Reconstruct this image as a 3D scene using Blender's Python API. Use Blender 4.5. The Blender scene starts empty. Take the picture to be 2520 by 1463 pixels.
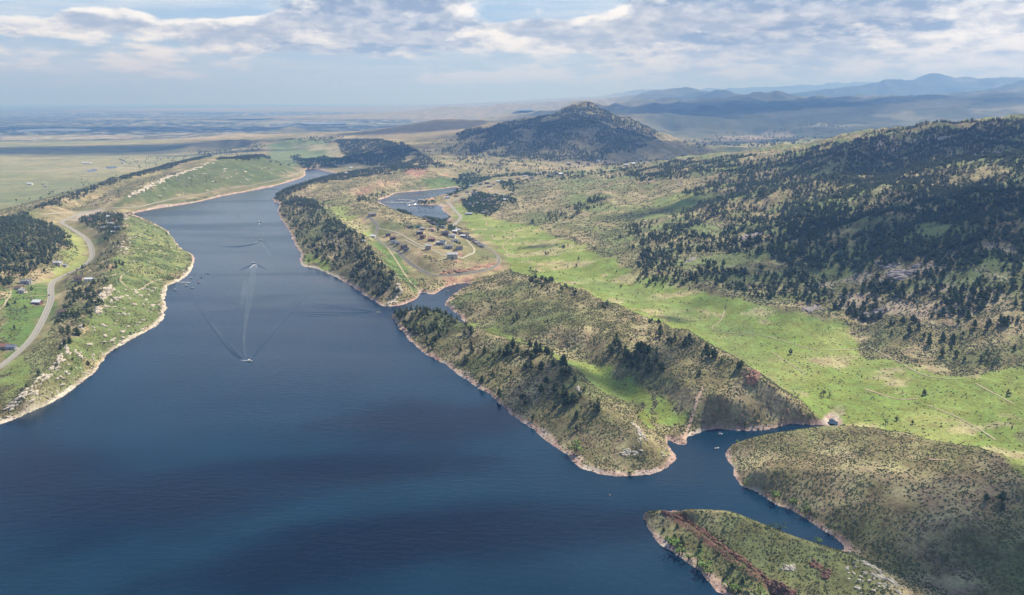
import bpy, math, random
import numpy as np
rng = np.random.default_rng(7)
random.seed(7)
sc = bpy.context.scene
# ------------------------------------------------------------------ camera, light, exposure
CAMH = 300.0                                   # metres above the water of the reservoir
PITCH = math.radians(13.86)
FPX = 1960.0                                   # focal length in units of a 2520 wide frame
cam = bpy.data.cameras.new('camera'); camo = bpy.data.objects.new('camera', cam)
sc.collection.objects.link(camo); sc.camera = camo
camo.location = (0, 0, CAMH); camo.rotation_euler = (math.pi/2 - PITCH, 0, 0)
cam.sensor_width = 36; cam.lens = 36*FPX/2520
cam.clip_start = 1; cam.clip_end = 300000
SUN_AZ = math.radians(44); SUN_EL = math.radians(47)     # azimuth from +Y towards +X
sdir = (math.cos(SUN_EL)*math.sin(SUN_AZ), math.cos(SUN_EL)*math.cos(SUN_AZ), math.sin(SUN_EL))
sun = bpy.data.lights.new('sun', 'SUN'); suno = bpy.data.objects.new('sun', sun)
sc.collection.objects.link(suno)
sun.energy = 5.0; sun.angle = math.radians(.5); sun.color = (1, .94, .84)
suno.rotation_euler = (math.pi/2 - SUN_EL, 0, math.pi - SUN_AZ)
sc.view_settings.view_transform = 'Standard'; sc.view_settings.look = 'None'
sc.view_settings.exposure = 0.42; sc.view_settings.gamma = 1
sc.cycles.volume_bounces = 1; sc.cycles.max_bounces = 6; sc.cycles.transparent_max_bounces = 16
sc.cycles.diffuse_bounces = 2; sc.cycles.glossy_bounces = 2

class NT:
    """small helper for node trees"""
    def __init__(s, tree): s.t = tree; s.t.nodes.clear()
    def n(s, typ, **kw):
        nd = s.t.nodes.new(typ)
        for k, v in kw.items():
            if k == 'i':
                for kk, vv in v.items():
                    if isinstance(vv, bpy.types.NodeSocket): s.t.links.new(vv, nd.inputs[kk])
                    else: nd.inputs[kk].default_value = vv
            else: setattr(nd, k, v)
        return nd
    def m(s, op, a, b=None, c=None, clamp=False):
        nd = s.t.nodes.new('ShaderNodeMath'); nd.operation = op; nd.use_clamp = clamp
        for j, v in enumerate((a, b, c)):
            if v is None: continue
            if isinstance(v, bpy.types.NodeSocket): s.t.links.new(v, nd.inputs[j])
            else: nd.inputs[j].default_value = v
        return nd.outputs[0]
    def ss(s, v, lo, hi, a=0., b=1.):
        nd = s.t.nodes.new('ShaderNodeMapRange'); nd.interpolation_type = 'SMOOTHSTEP'
        s.t.links.new(v, nd.inputs[0])
        for j, x in enumerate((lo, hi, a, b)): nd.inputs[j+1].default_value = x
        return nd.outputs[0]
    def mix(s, f, a, b, blend='MIX'):
        nd = s.t.nodes.new('ShaderNodeMix'); nd.data_type = 'RGBA'; nd.blend_type = blend
        for j, v in ((0, f), (6, a), (7, b)):
            if isinstance(v, bpy.types.NodeSocket): s.t.links.new(v, nd.inputs[j])
            else: nd.inputs[j].default_value = v if j == 0 or len(v) == 4 else (*v, 1)
        return nd.outputs[2]
    def noise(s, vec, scale, detail=4, rough=.55, dist=0.):
        nd = s.t.nodes.new('ShaderNodeTexNoise')
        if vec is not None: s.t.links.new(vec, nd.inputs['Vector'])
        nd.inputs['Scale'].default_value = scale; nd.inputs['Detail'].default_value = detail
        nd.inputs['Roughness'].default_value = rough; nd.inputs['Distortion'].default_value = dist
        return nd.outputs['Fac']
    def vm(s, op, a, b):
        nd = s.t.nodes.new('ShaderNodeVectorMath'); nd.operation = op
        for j, v in enumerate((a, b)):
            if isinstance(v, bpy.types.NodeSocket): s.t.links.new(v, nd.inputs[j])
            else: nd.inputs[j].default_value = v
        return nd.outputs[0]

# ------------------------------------------------------------------ sky: Nishita + broken cumulus deck
world = bpy.data.worlds.new('World'); sc.world = world; world.use_nodes = True
W = NT(world.node_tree)
sky = W.n('ShaderNodeTexSky', sky_type='NISHITA', sun_disc=False)
sky.sun_elevation = SUN_EL; sky.sun_rotation = SUN_AZ; sky.altitude = 1800
sky.air_density = 1.3; sky.dust_density = 2.2; sky.ozone_density = 1.5
tc = W.n('ShaderNodeTexCoord'); sep = W.n('ShaderNodeSeparateXYZ', i={0: tc.outputs['Generated']})
az = W.m('ARCTAN2', sep.outputs[0], sep.outputs[1]); el = W.m('ARCSINE', sep.outputs[2])
# clouds live on a layer overhead: direction divided by height gives their perspective
elc = W.m('MAXIMUM', el, 0.0)
lay = W.m('DIVIDE', 1.0, W.m('ADD', elc, 0.045))
vlog = W.m('MULTIPLY', W.m('LOGARITHM', W.m('ADD', elc, 0.045), 2.718), -1.0)
def cvec(dx=0., dy=0., sx=7., sy=9.):
    # azimuth stretched with elevation so clouds shrink towards the horizon in both directions
    a = W.m('MULTIPLY', W.m('ADD', az, dx), sx)
    v = W.m('MULTIPLY', W.m('LOGARITHM', W.m('ADD', W.m('MAXIMUM', el, -.02), .04+dy), 2.71828), -sy*.12)
    return W.n('ShaderNodeCombineXYZ', i={0: a, 1: v, 2: .37}).outputs[0]
def dens(dx, dy):
    big = W.noise(cvec(dx, dy, 4.6, 15.), 1., 2, .5, 0.)
    fine = W.noise(cvec(dx, dy, 21., 58.), 1., 10, .62, 0.)
    return W.m('ADD', W.m('MULTIPLY', big, .60), W.m('MULTIPLY', fine, .44))
def blob(a0, e0, ra, re, amp):
    u = W.m('DIVIDE', W.m('SUBTRACT', az, a0), ra); v = W.m('DIVIDE', W.m('SUBTRACT', el, e0), re)
    d = W.m('ADD', W.m('MULTIPLY', u, u), W.m('MULTIPLY', v, v))
    return W.m('MULTIPLY', W.ss(d, 1.4, 0.), amp)
def pxe(px, py): return (math.atan((px-1260)/FPX), (248-py)/FPX)
bias = None
BL = [((110, 0, 560, 85), -.42), ((560, 20, 190, 55), -.30), ((310, 62, 110, 34), .22), ((130, 90, 260, 30), .10), ((820, 110, 330, 55), .16), ((950, 15, 280, 75), .22),
      ((1340, 40, 200, 40), -.16), ((1330, 100, 330, 40), .12), ((2000, 70, 700, 150), .17), ((1250, 90, 700, 60), .08), ((1880, 110, 190, 55), .1), ((250, 170, 500, 40), .02)]
for (px, py, rx, ry), amp in BL:
    a0, e0 = pxe(px, py); b = blob(a0, e0, rx/FPX, ry/FPX, amp)
    bias = b if bias is None else W.m('ADD', bias, b)
d0 = W.m('ADD', dens(0, 0), bias)
d1 = W.m('ADD', dens(.003, .011), bias)       # the density a little nearer to the sun: thick there = shaded here
cover = W.ss(d0, .48, .595)
shade = W.ss(W.m('ADD', W.m('MULTIPLY', W.m('SUBTRACT', d1, d0), 3.2), W.m('MULTIPLY', W.m('SUBTRACT', d0, .56), 1.3)), -.10, .28)
darkb = None                                    # thick flat bases seen from below
for (px, py, rx, ry), amp in [((880, 24, 260, 34), .95), ((1060, 78, 170, 12), .45), ((860, 128, 260, 14), .35), ((1640, 15, 120, 26), .6), ((1900, 35, 160, 28), .6), ((1800, 105, 140, 20), .65),
                              ((2080, 95, 230, 22), .7), ((2280, 30, 220, 28), .85), ((2380, 60, 150, 14), .5), ((1480, 140, 150, 12), .35), ((90, 100, 120, 14), .2), ((1230, 150, 400, 14), .25)]:
    a0, e0 = pxe(px, py); b = blob(a0, e0, rx/FPX, ry/FPX, amp)
    darkb = b if darkb is None else W.m('MAXIMUM', darkb, b)
darkn = W.m('MULTIPLY', darkb, W.ss(W.noise(cvec(0, 0, 14., 46.), 1., 6, .6, 0.), .32, .56))
shade = W.m('MINIMUM', W.m('ADD', W.m('MULTIPLY', shade, .8), darkn), 1.0); cover = W.m('MAXIMUM', cover, darkn)
shade = W.m('MULTIPLY', shade, W.ss(W.noise(cvec(.3, 0, 30., 80.), 1., 6, .6, 0.), .25, .62, .45, 1.05)); up = W.ss(el, .13, .42)                          # farther overhead the deck is only half closed
shade = W.m('MULTIPLY', shade, W.m('SUBTRACT', 1.0, up))
lit = W.mix(shade, (.86, .865, .865, 1), (.23, .275, .365, 1)); lit = W.mix(up, lit, (.30, .335, .39, 1))
wisps = W.m('MULTIPLY', W.ss(W.noise(cvec(0, 0, 4., 60.), 1., 5, .6, .2), .35, .75), .55)
cover = W.m('MULTIPLY', W.m('MAXIMUM', cover, wisps), W.m('SUBTRACT', 1.0, W.m('MULTIPLY', up, .6)))
hz = W.ss(el, .0, .075, 1., 0.)                 # pale air low over the horizon
SKYSTR = .105
skyc = W.vm('MULTIPLY', sky.outputs[0], (SKYSTR,)*3)
skyc = W.mix(W.m('SUBTRACT', .85, W.m('MULTIPLY', up, .45)), skyc, W.mix(up, (.29, .42, .63, 1), (.06, .13, .29, 1)))
c = W.mix(cover, skyc, lit)
hazec = W.mix(W.ss(az, -.5, .5), (.40, .465, .56, 1), (.36, .45, .58, 1))
c = W.mix(W.m('MULTIPLY', hz, W.m('SUBTRACT', 1.0, W.m('MULTIPLY', cover, .25))), c, hazec)
bg = W.n('ShaderNodeBackground', i={'Color': c, 'Strength': 1.0})
out = W.n('ShaderNodeOutputWorld', i={'Surface': bg.outputs[0]})
world.cycles.sampling_method = 'MANUAL'; world.cycles.sample_map_resolution = 512

# ------------------------------------------------------------------ from a spot in the picture to a spot in the world, and noise
CP, SP = math.cos(PITCH), math.sin(PITCH)
def ray(px, py):
    px = np.asarray(px, float); py = np.asarray(py, float)
    x = (px-1260)/FPX; u = (731.5-py)/FPX
    return x, CP+u*SP, -SP+u*CP
def at_h(px, py, h):
    x, y, z = ray(px, py); t = (np.asarray(h, float)-CAMH)/z
    return x*t, y*t
def at_d(px, py, Y):
    x, y, z = ray(px, py); t = np.asarray(Y, float)/y
    return x*t, y*t, CAMH+z*t
_P = np.random.default_rng(3).permutation(4096)
_G = np.stack([np.cos(np.arange(4096)*2.399), np.sin(np.arange(4096)*2.399)], 1)
def perlin(x, y, seed=0):
    xi = np.floor(x).astype(np.int64); yi = np.floor(y).astype(np.int64)
    xf = x-xi; yf = y-yi
    u = xf*xf*xf*(xf*(xf*6-15)+10); v = yf*yf*yf*(yf*(yf*6-15)+10)
    def g(ix, iy, dx, dy):
        h = _P[(_P[(ix+seed*131) & 4095]+iy) & 4095]
        return _G[h, 0]*dx+_G[h, 1]*dy
    a = g(xi, yi, xf, yf); b = g(xi+1, yi, xf-1, yf)
    c = g(xi, yi+1, xf, yf-1); d = g(xi+1, yi+1, xf-1, yf-1)
    return ((a+(b-a)*u)+((c+(d-c)*u)-(a+(b-a)*u))*v)*1.5
def fbm(x, y, oct=4, seed=0, cell=None, lam=1., gain=.5, ridged=False):
    s = np.zeros(np.shape(x)); amp = 1.; f = 1.
    for o in range(oct):
        n = perlin(x*f+o*17.3, y*f-o*9.1, seed+o)
        if ridged: n = 1-2*np.abs(n)
        w = 1. if cell is None else np.clip((lam/f/cell-2)/3, 0, 1)
        s += amp*n*w; amp *= gain; f *= 2
    return s
def sstep(x, a, b): t = np.clip((x-a)/(b-a), 0, 1); return t*t*(3-2*t)
def seglen_resample(pts, step):
    pts = np.asarray(pts, float); d = np.hypot(*(np.diff(pts[:, :2], axis=0).T)); s = np.concatenate([[0], np.cumsum(d)])
    n = max(2, int(s[-1]/step)+1); q = np.linspace(0, s[-1], n)
    return np.stack([np.interp(q, s, pts[:, k]) for k in range(pts.shape[1])], 1)
def in_poly(x, y, P):
    P = np.asarray(P, float); ins = np.zeros(np.shape(x), bool)
    x0, y0, x1, y1 = P[:, 0].min(), P[:, 1].min(), P[:, 0].max(), P[:, 1].max()
    m = (x >= x0) & (x <= x1) & (y >= y0) & (y <= y1)
    xs = x[m]; ys = y[m]; r = np.zeros(xs.shape, bool)
    for i in range(len(P)):
        xa, ya = P[i]; xb, yb = P[i-1]
        if ya == yb: continue
        c = (ya > ys) != (yb > ys)
        r ^= c & (xs < (xb-xa)*(ys-ya)/(yb-ya)+xa)
    ins[m] = r
    return ins
def dist_poly(x, y, P, closed=True):
    P = np.asarray(P, float); d = np.full(np.shape(x), 1e9)
    for i in range(0 if closed else 1, len(P)):
        ax, ay = P[i-1]; bx, by = P[i]; vx, vy = bx-ax, by-ay
        t = np.clip(((x-ax)*vx+(y-ay)*vy)/(vx*vx+vy*vy+1e-9), 0, 1)
        d = np.minimum(d, np.hypot(x-ax-t*vx, y-ay-t*vy))
    return d
def chaikin(P, n=1, closed=True):
    P = np.asarray(P, float)
    for _ in range(n):
        Q = np.roll(P, -1, 0) if closed else P[1:]
        A = P if closed else P[:-1]
        R = np.empty((2*len(A), P.shape[1])); R[0::2] = A*.75+Q*.25; R[1::2] = A*.25+Q*.75
        P = R if closed else np.vstack([P[:1], R, P[-1:]])
    return P
# ------------------------------------------------------------------ the land: shorelines, crests and valley lines, then a relaxed surface between them
LAKE = [(0,1043),(60,1020),(130,985),(190,950),(240,905),(262,870),(300,845),(350,820),(395,795),(408,770),(403,735),(408,705),(420,698),(440,692),(455,683),(470,662),(480,640),(472,625),
 (440,610),(430,595),(418,575),(400,560),(370,545),(345,533),(322,525),(345,520),(400,510),(480,498),(540,483),(600,472),(660,461),(700,450),(735,440),(750,432),(752,424),(747,418),(757,415),(780,415),
 (810,422),(845,428),(820,431),(790,438),(750,449),(720,460),(695,471),(678,483),(672,494),(692,501),(684,513),(688,530),(700,550),(715,570),(722,590),(735,612),(745,625),(738,640),(745,655),(775,658),
 (800,668),(840,685),(870,705),(900,725),(925,745),(940,753),(973,752),(1003,746),(1030,729),(1035,716),(1063,725),(1081,717),(1100,703),(1127,697),(1166,694),(1150,704),(1142,708),(1118,722),(1098,740),
 (1096,752),(1112,761),(1130,773),(1140,786),(1145,794),(1125,796),(1100,784),(1060,776),(1020,772),(985,768),(959,776),(989,809),(1011,842),(1040,864),(1073,886),(1106,901),(1135,927),(1172,949),(1209,974),(1245,1007),(1282,1033),(1319,1059),(1355,1092),
 (1392,1112),(1410,1128),(1429,1147),(1458,1160),(1502,1171),(1557,1168),(1612,1165),(1645,1154),(1661,1139),(1661,1121),(1650,1103),(1645,1081),(1662,1092),(1686,1098),(1685,1078),(1714,1063),(1738,1055),
 (1794,1054),(1862,1058),(1914,1051),(1938,1043),(1974,1043),(2028,1044),(2032,1052),(1990,1062),(1950,1068),(1900,1078),(1850,1090),(1812,1094),(1794,1100),(1790,1122),(1802,1150),(1822,1186),(1854,1206),(1886,1222),(1914,1242),(1954,1262),(1994,1282),
 (2025,1302),(2053,1322),(2089,1352),(2084,1362),(2020,1342),(1960,1326),(1914,1316),(1846,1292),(1794,1274),(1740,1266),(1680,1260),(1620,1258),(1588,1259),(1577,1270),(1583,1294),(1603,1314),(1627,1338),(1651,1358),
 (1686,1382),(1714,1402),(1742,1422),(1770,1449),(1800,1480),(1850,1530),(1900,1600),(1960,1700),(2000,1850),(1700,2300),(800,2300),(-400,2100),(-900,1500),(-500,1250),(-150,1100)]
BAY = [(924,492),(945,488),(961,480),(970,475),(997,472),(1036,469),(1081,465),(1112,460),(1130,460),(1127,468),(1112,477),(1085,480),(1057,487),(1030,492),(1028,503),(1051,504),(1087,504),(1090,519),(1105,525),
 (1104,540),(1093,548),(1060,545),(1033,538),(1003,529),(976,519),(945,504)]
POND = [(2034,1042),(2038,1029),(2052,1027),(2063,1046),(2050,1052)]
POND2 = [(1268,670),(1276,663),(1290,668),(1296,678),(1280,682)]
def W0(P, h=0.): x, y = at_h([p[0] for p in P], [p[1] for p in P], h); return np.stack([x, y], 1)
def chk(P, n=1): return chaikin(W0(P), n)
LAKES = [chk(LAKE), chk(BAY), chk(POND)]
# lines (x, y in the frame, height above the water)
LN = [
 # near left peninsula
 [(312,527,25),(312,545,52),(318,580,60),(300,610,58),(278,640,56),(262,690,54),(250,725,52),(225,765,48),(190,815,45),(160,850,41),(131,901,36),(95,935,33),(55,985,28),(-30,1040,26),(-200,1100,24)],
 [(-60,960,18),(-20,918,20),(30,880,20),(80,830,20),(105,790,21),(125,740,22),(122,705,22),(150,680,22),(205,655,22),(225,635,23),(222,605,24),(205,580,24),(165,558,20),(148,548,18),(165,538,14),(185,530,12),(205,522,9),(222,518,7)],
 [(-100,640,70),(-30,600,72),(30,570,62),(80,556,48),(130,548,32)], [(-60,760,40),(0,720,38),(50,700,34)],
 [(-120,570,48),(0,545,44),(40,533,40),(70,524,40),(120,503,42),(175,480,44),(224,466,46),(298,442,50),(350,428,54),(403,414,56),(466,396,56),(520,384,56)],
 [(150,522,8),(200,505,14),(260,478,24),(340,447,34),(430,415,45)],
 [(235,513,12),(262,500,30),(300,485,42),(326,473,52),(386,445,64),(438,424,72),(519,400,80),(580,391,84),(638,386,82),(680,395,55),(710,407,30),(736,413,10)],
 [(342,510,9),(372,501,9),(456,482,8),(596,459,8),(684,442,8),(733,428,7),(742,419,4)],
 # the plain to the left
 [(-200,560,-30),(-50,520,-34),(60,500,-34),(140,474,-34),(220,452,-34),(330,425,-34),(420,402,-34)],
 [(-300,480,-36),(0,450,-36),(200,430,-36),(350,400,-36),(440,384,-34)], [(-300,380,-38),(0,380,-38),(250,375,-38),(430,370,-36)], [(-300,340,-40),(0,340,-40),(300,340,-40),(440,342,-38)],
 [(445,372,-20),(480,354,10),(540,344,38),(600,341,52),(640,346,46),(680,360,20)], [(500,352,0),(540,332,20),(600,331,30),(650,338,15)],
 [(665,380,4),(700,366,4),(730,370,4),(800,385,5),(850,395,8)], [(700,350,2),(800,350,4)],
 [(690,320,0),(715,309,40),(750,320,0)],
 [(830,345,60),(888,348,82),(950,352,88),(991,359,85),(1021,374,75),(1051,390,60),(1081,405,45),(1102,420,25)],
 [(780,412,3),(810,416,4),(850,420,6),(880,418,10),(930,402,22)],
 [(660,488,2),(676,484,10),(689,474,22),(737,459,35),(779,446,38),(819,436,36),(860,425,38),(930,416,45),(990,416,55),(1039,414,60),(1052,424,45),(1100,442,20),(1128,452,6)],
 [(700,496,4),(745,482,14),(790,478,22),(860,458,30)], [(716,499,4),(760,498,10),(804,505,18)],
 [(930,440,45),(880,462,40),(850,480,30),(800,494,20)],
 [(1130,440,12),(1160,430,14),(1180,450,14),(1140,470,6)],
 # the peninsula with the houses
 [(700,503,10),(720,497,20),(749,494,36),(785,518,42),(822,545,46),(846,567,50),(882,580,52),(900,606,52),(921,637,52),(949,662,50),(976,688,44),(983,706,33),(981,728,14)],
 [(770,485,14),(805,515,24),(850,535,26),(890,560,26),(922,583,24),(947,620,20),(985,655,15),(1010,690,9),(1027,712,3)],
 [(1229,637,15),(1214,619,14),(1172,592,12),(1130,560,8),(1105,547,5)], [(1226,649,16),(1196,664,16),(1142,673,16),(1075,679,15),(1015,652,18),(976,616,21),(940,590,23)],
 [(1192,655,24),(1140,662,26),(1078,668,22)],
 [(870,500,34),(915,528,42),(960,545,46),(1010,562,46),(1060,582,46),(1110,592,48),(1140,612,46),(1120,638,42),(1090,645,38)],
 [(975,590,34),(1030,630,34),(1060,655,30)],
 [(890,490,28),(945,509,30),(991,527,32),(1036,547,34),(1081,567,34),(1120,590,30),(1180,640,30)],
 [(1100,690,8),(1060,700,10),(1045,690,14)], [(1150,688,6),(1190,676,9),(1240,660,8)],
 # the valley floor
 [(1255,668,5),(1275,672,1.2),(1295,672,2),(1330,660,9)], [(1150,540,5),(1200,560,8),(1250,600,10),(1270,640,8),(1330,640,12),(1500,690,14),(1650,760,16),(1850,860,16),(1960,920,14)],
 [(1150,490,9),(1180,520,9),(1240,545,12),(1330,590,18),(1450,650,24)],
 [(1600,710,22),(1800,780,26),(2000,820,26),(2050,850,24),(2000,920,17),(2070,1000,7)], [(2050,1022,3),(2080,980,7),(2100,930,11),(2120,880,15),(2110,840,19),(2130,790,28)],
 [(2100,1040,7),(2200,1055,10),(2300,1045,16),(2450,1080,18),(2600,1140,22)], [(2200,900,24),(2350,900,30),(2500,960,32),(2650,1000,40)], [(2400,1040,18),(2600,1050,28)],
 # hill behind the near ridge
 [(1162,697,3),(1179,692,8),(1210,680,26),(1245,671,36),(1264,671,40),(1304,685,48),(1355,699,53),(1410,711,57),(1465,732,60),(1520,758,64),(1612,791,68),(1685,816,72),(1765,859,76),(1817,886,77),(1858,912,74),(1900,945,56),(1950,985,34),(1990,1015,17),(2020,1036,4)],
 [(1100,742,6),(1140,742,18),(1200,742,30),(1280,745,42),(1360,750,48)],
 [(1143,795,1),(1180,815,7),(1230,830,13),(1290,842,17),(1340,852,21),(1400,875,21),(1450,895,19),(1500,940,15),(1545,985,10),(1590,1030,5),(1632,1072,1)],
 [(1250,790,28),(1340,800,38),(1430,820,46),(1520,840,52),(1610,870,52),(1660,920,50),(1700,950,48),(1715,990,36),(1705,1040,12)], [(1600,960,22),(1660,1000,20),(1660,1040,8)],
 [(1760,960,56),(1850,1000,30),(1900,1030,10)],
 # near wooded ridge
 [(962,772,6),(1000,764,26),(1035,759,31),(1080,767,33),(1120,787,35),(1160,804,39),(1220,832,43),(1262,847,45),(1320,860,51),(1370,887,53),(1405,917,52),(1430,952,49),(1455,987,46),(1500,1012,42),(1540,1035,38),(1575,1066,34),(1582,1095,27),(1590,1125,14),(1600,1152,4)],
 [(1240,667,12),(1264,667,13),(1304,681,14),(1355,695,16),(1410,707,17),(1465,728,18),(1520,754,20),(1612,787,22),(1685,812,22),(1765,855,20),(1817,882,18),(1858,906,16),(1905,938,12),(1955,980,8)],
 [(2045,1044,5),(2100,1048,8),(2161,1058,11),(2209,1059,12),(2273,1070,14),(2352,1102,20),(2472,1138,24),(2520,1158,26)],
 # peninsula in the lower right corner
 [(1591,1256,8),(1640,1249,19),(1700,1249,23),(1754,1251,26),(1794,1254,28),(1846,1274,31),(1914,1306,33),(1994,1334,35),(2089,1362,37),(2137,1380,39),(2193,1430,39),(2240,1467,39),(2330,1540,40),(2450,1650,42)],
 [(1645,1258,16),(1694,1280,18),(1738,1308,19),(1794,1348,20),(1850,1392,20),(1914,1432,20),(1960,1475,20),(2060,1560,20)],
 [(1638,1264,6),(1682,1292,5),(1722,1320,5),(1777,1362,5),(1832,1408,5),(1890,1450,5),(1935,1490,5),(2030,1570,5)],
 # right hill
 [(1800,1093,9),(1834,1080,22),(1874,1069,30),(1950,1057,38),(2045,1048,45),(2100,1052,50),(2161,1062,55),(2209,1063,60),(2273,1074,64),(2313,1090,66),(2352,1106,68),(2412,1122,70),(2472,1142,72),(2520,1162,74),(2650,1210,78)],
 [(1850,1150,24),(1960,1150,34),(2100,1160,46),(2250,1180,56)],
 [(2089,1359,.8),(2193,1392,5),(2273,1425,8),(2352,1465,11),(2450,1530,14)], [(2040,1240,20),(2137,1252,30),(2233,1244,42),(2320,1262,46),(2420,1320,48),(2560,1350,52)],
 [(2300,1400,14),(2380,1390,22),(2460,1370,34)], [(2330,1440,13),(2420,1400,26)],
 # right mountain: foot, shoulder, crest
 [(1150,480,12),(1200,500,14),(1300,540,19),(1420,600,24),(1560,660,30),(1700,700,35),(1850,745,38),(2000,770,40),(2100,795,38),(2200,812,46),(2350,800,62),(2520,730,100),(2700,700,115),(3100,680,130)],
 [(1300,470,34),(1450,480,50),(1600,515,54),(1750,560,62),(1900,560,76),(2100,600,88),(2300,560,118),(2520,560,140),(2700,540,150),(3100,520,160)],
 [(3200,305,248),(2900,286,258),(2700,275,262),(2600,282,258),(2520,292,247),(2435,303,236),(2310,314,223),(2161,324,202),(2061,339,180),(1986,357,156),(1936,371,132),(1861,381,116),(1811,386,106),(1761,391,97),(1677,400,82),(1600,410,70),(1500,425,58),(1400,438,44),(1300,446,30)],
 [(2150,440,112),(2300,420,148),(2520,400,172),(2700,390,180),(3100,390,185)], [(2300,660,84),(2520,660,108)],
 [(1150,432,16),(1250,422,22),(1350,426,28),(1450,414,32),(1560,402,38),(1640,396,42)], [(1190,380,50),(1300,355,90),(1430,345,110),(1530,360,80),(1600,385,45)],
]
LD = [
 [(1560,305,7000),(1620,292,7300),(1680,288,7500),(1740,296,7400),(1790,310,7000)], [(1680,378,4600),(1760,366,4900),(1850,358,5000),(1940,356,4900),(2000,350,4900)],
 [(1700,262,11000),(1780,266,9800),(1880,262,9600),(1960,268,9200),(2050,276,8800)], [(1960,300,7200),(2080,288,7300),(2180,272,7600),(2260,262,7900),(2330,266,7900),(2420,254,8200),(2520,256,8200),(2700,250,8200)],
 [(1010,380,3900),(1060,368,4000),(1110,372,3950),(1150,385,3800)], [(1180,418,3300),(1230,408,3400),(1290,412,3350)], [(700,345,5200),(760,338,5400),(840,334,5500)],
 # lines given by forward distance instead (frame x, frame y, metres)
 [(1060,347,4400),(1130,327,4600),(1200,313,4700),(1262,304,4800),(1352,284,4900),(1402,268,4950),(1425,263,5000),(1450,263,5000),(1487,281,4900),(1542,301,4700),(1602,331,4500),(1642,356,4300),(1711,382,4000)],
 [(1425,300,4300),(1480,310,4250)],
 [(830,340,5600),(900,326,6000),(980,312,6300),(1050,298,6500),(1090,291,6500),(1150,297,6400),(1220,305,6200)],
 [(1360,275,9500),(1447,262,10500)],
 [(1760,360,5500),(1700,345,6000),(1650,330,7000)], [(1900,362,5200),(2000,340,6000),(1850,335,7000)],
 [(1950,322,6600),(2150,312,6500),(2400,300,6600)],
 [(1447,262,17000),(1512,249,17000),(1562,242,16500),(1612,232,16000),(1657,218,16000),(1702,218,16000),(1736,234,16000),(1790,244,15800)],
 [(1640,262,14000),(1687,252,14000),(1727,238,14000),(1781,229,14000),(1821,242,14000),(1850,256,14000)],
 [(1460,275,11500),(1502,269,11000),(1582,261,11000),(1627,252,11000),(1657,258,11000),(1687,264,11000),(1711,256,11500),(1736,264,11500)],
 [(1700,285,10500),(1761,269,10500),(1826,254,10500),(1851,239,10600),(1911,238,10800),(1986,244,10800),(2061,248,10700),(2161,251,10600),(2300,256,10500)],
 [(1880,250,17000),(1916,239,17000),(2011,230,17000),(2031,220,17000),(2061,227,17000),(2101,217,17000),(2141,224,17000),(2176,208,17200),(2211,199,17500),(2261,192,17500),(2310,189,17500),(2360,197,17500),(2410,199,17500),(2520,198,17500),(2700,196,17500)],
 [(2450,232,12500),(2475,224,12500),(2520,206,12500),(2600,185,12500),(2700,180,12500)],
 [(1380,262,21000),(1487,240,30000),(1582,222,30000),(1622,223,30000),(1731,218,30000),(1831,222,30000),(1961,212,30000),(2036,207,30000),(2111,206,30000),(2200,204,30000),(2700,190,30000)],
 [(1060,268,15000),(1090,260,15000),(1140,262,15500),(1180,266,16000),(1240,257,16500),(1270,264,17000),(1330,258,18000),(1400,262,18000)], [(1290,250,30000),(1340,247,30000),(1400,251,30000)],
]
LW = [  # world lines (x, y, z): ground hidden behind crests, and the far plain
 [(250,3500,-5),(700,3700,-10),(1100,3700,20),(1600,3500,60),(2400,3300,120)], [(500,5200,-20),(1300,5200,0),(2300,5000,60)], [(1500,6200,0),(3000,6000,40)],
 [(-1600,5600,-40),(-2600,5200,-40)], [(-3000,9000,-40),(-1000,9000,-38),(0,8200,-20)], [(-6000,12000,-40),(-1500,12000,-42),(800,12500,-30)], [(-9000,20000,-42),(0,20000,-42),(1500,21000,-40)],
 [(-20000,45000,-42),(0,45000,-42),(6000,45000,-40),(20000,45000,300)], [(-50000,88000,-42),(0,92000,-42),(20000,92000,0),(50000,88000,200)],
 [(1500,13000,-10),(3000,12500,0),(5000,13500,100)], [(2500,18500,0),(6000,15500,100),(9000,15000,150)], [(4000,25000,0),(10000,24000,200)],
 [(-2500,900,40),(-1700,700,35),(-900,420,20)], [(1500,300,60),(1300,700,80),(900,250,45)], [(2200,1000,170),(2600,1600,230),(3200,2600,300)],
]
S0 = .004; PH0, PH1 = -1.08, 1.08; R0, R1 = math.log(230.), math.log(96000.)
NPH = int((PH1-PH0)/S0)+1; NRH = int((R1-R0)/S0)+1
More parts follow.
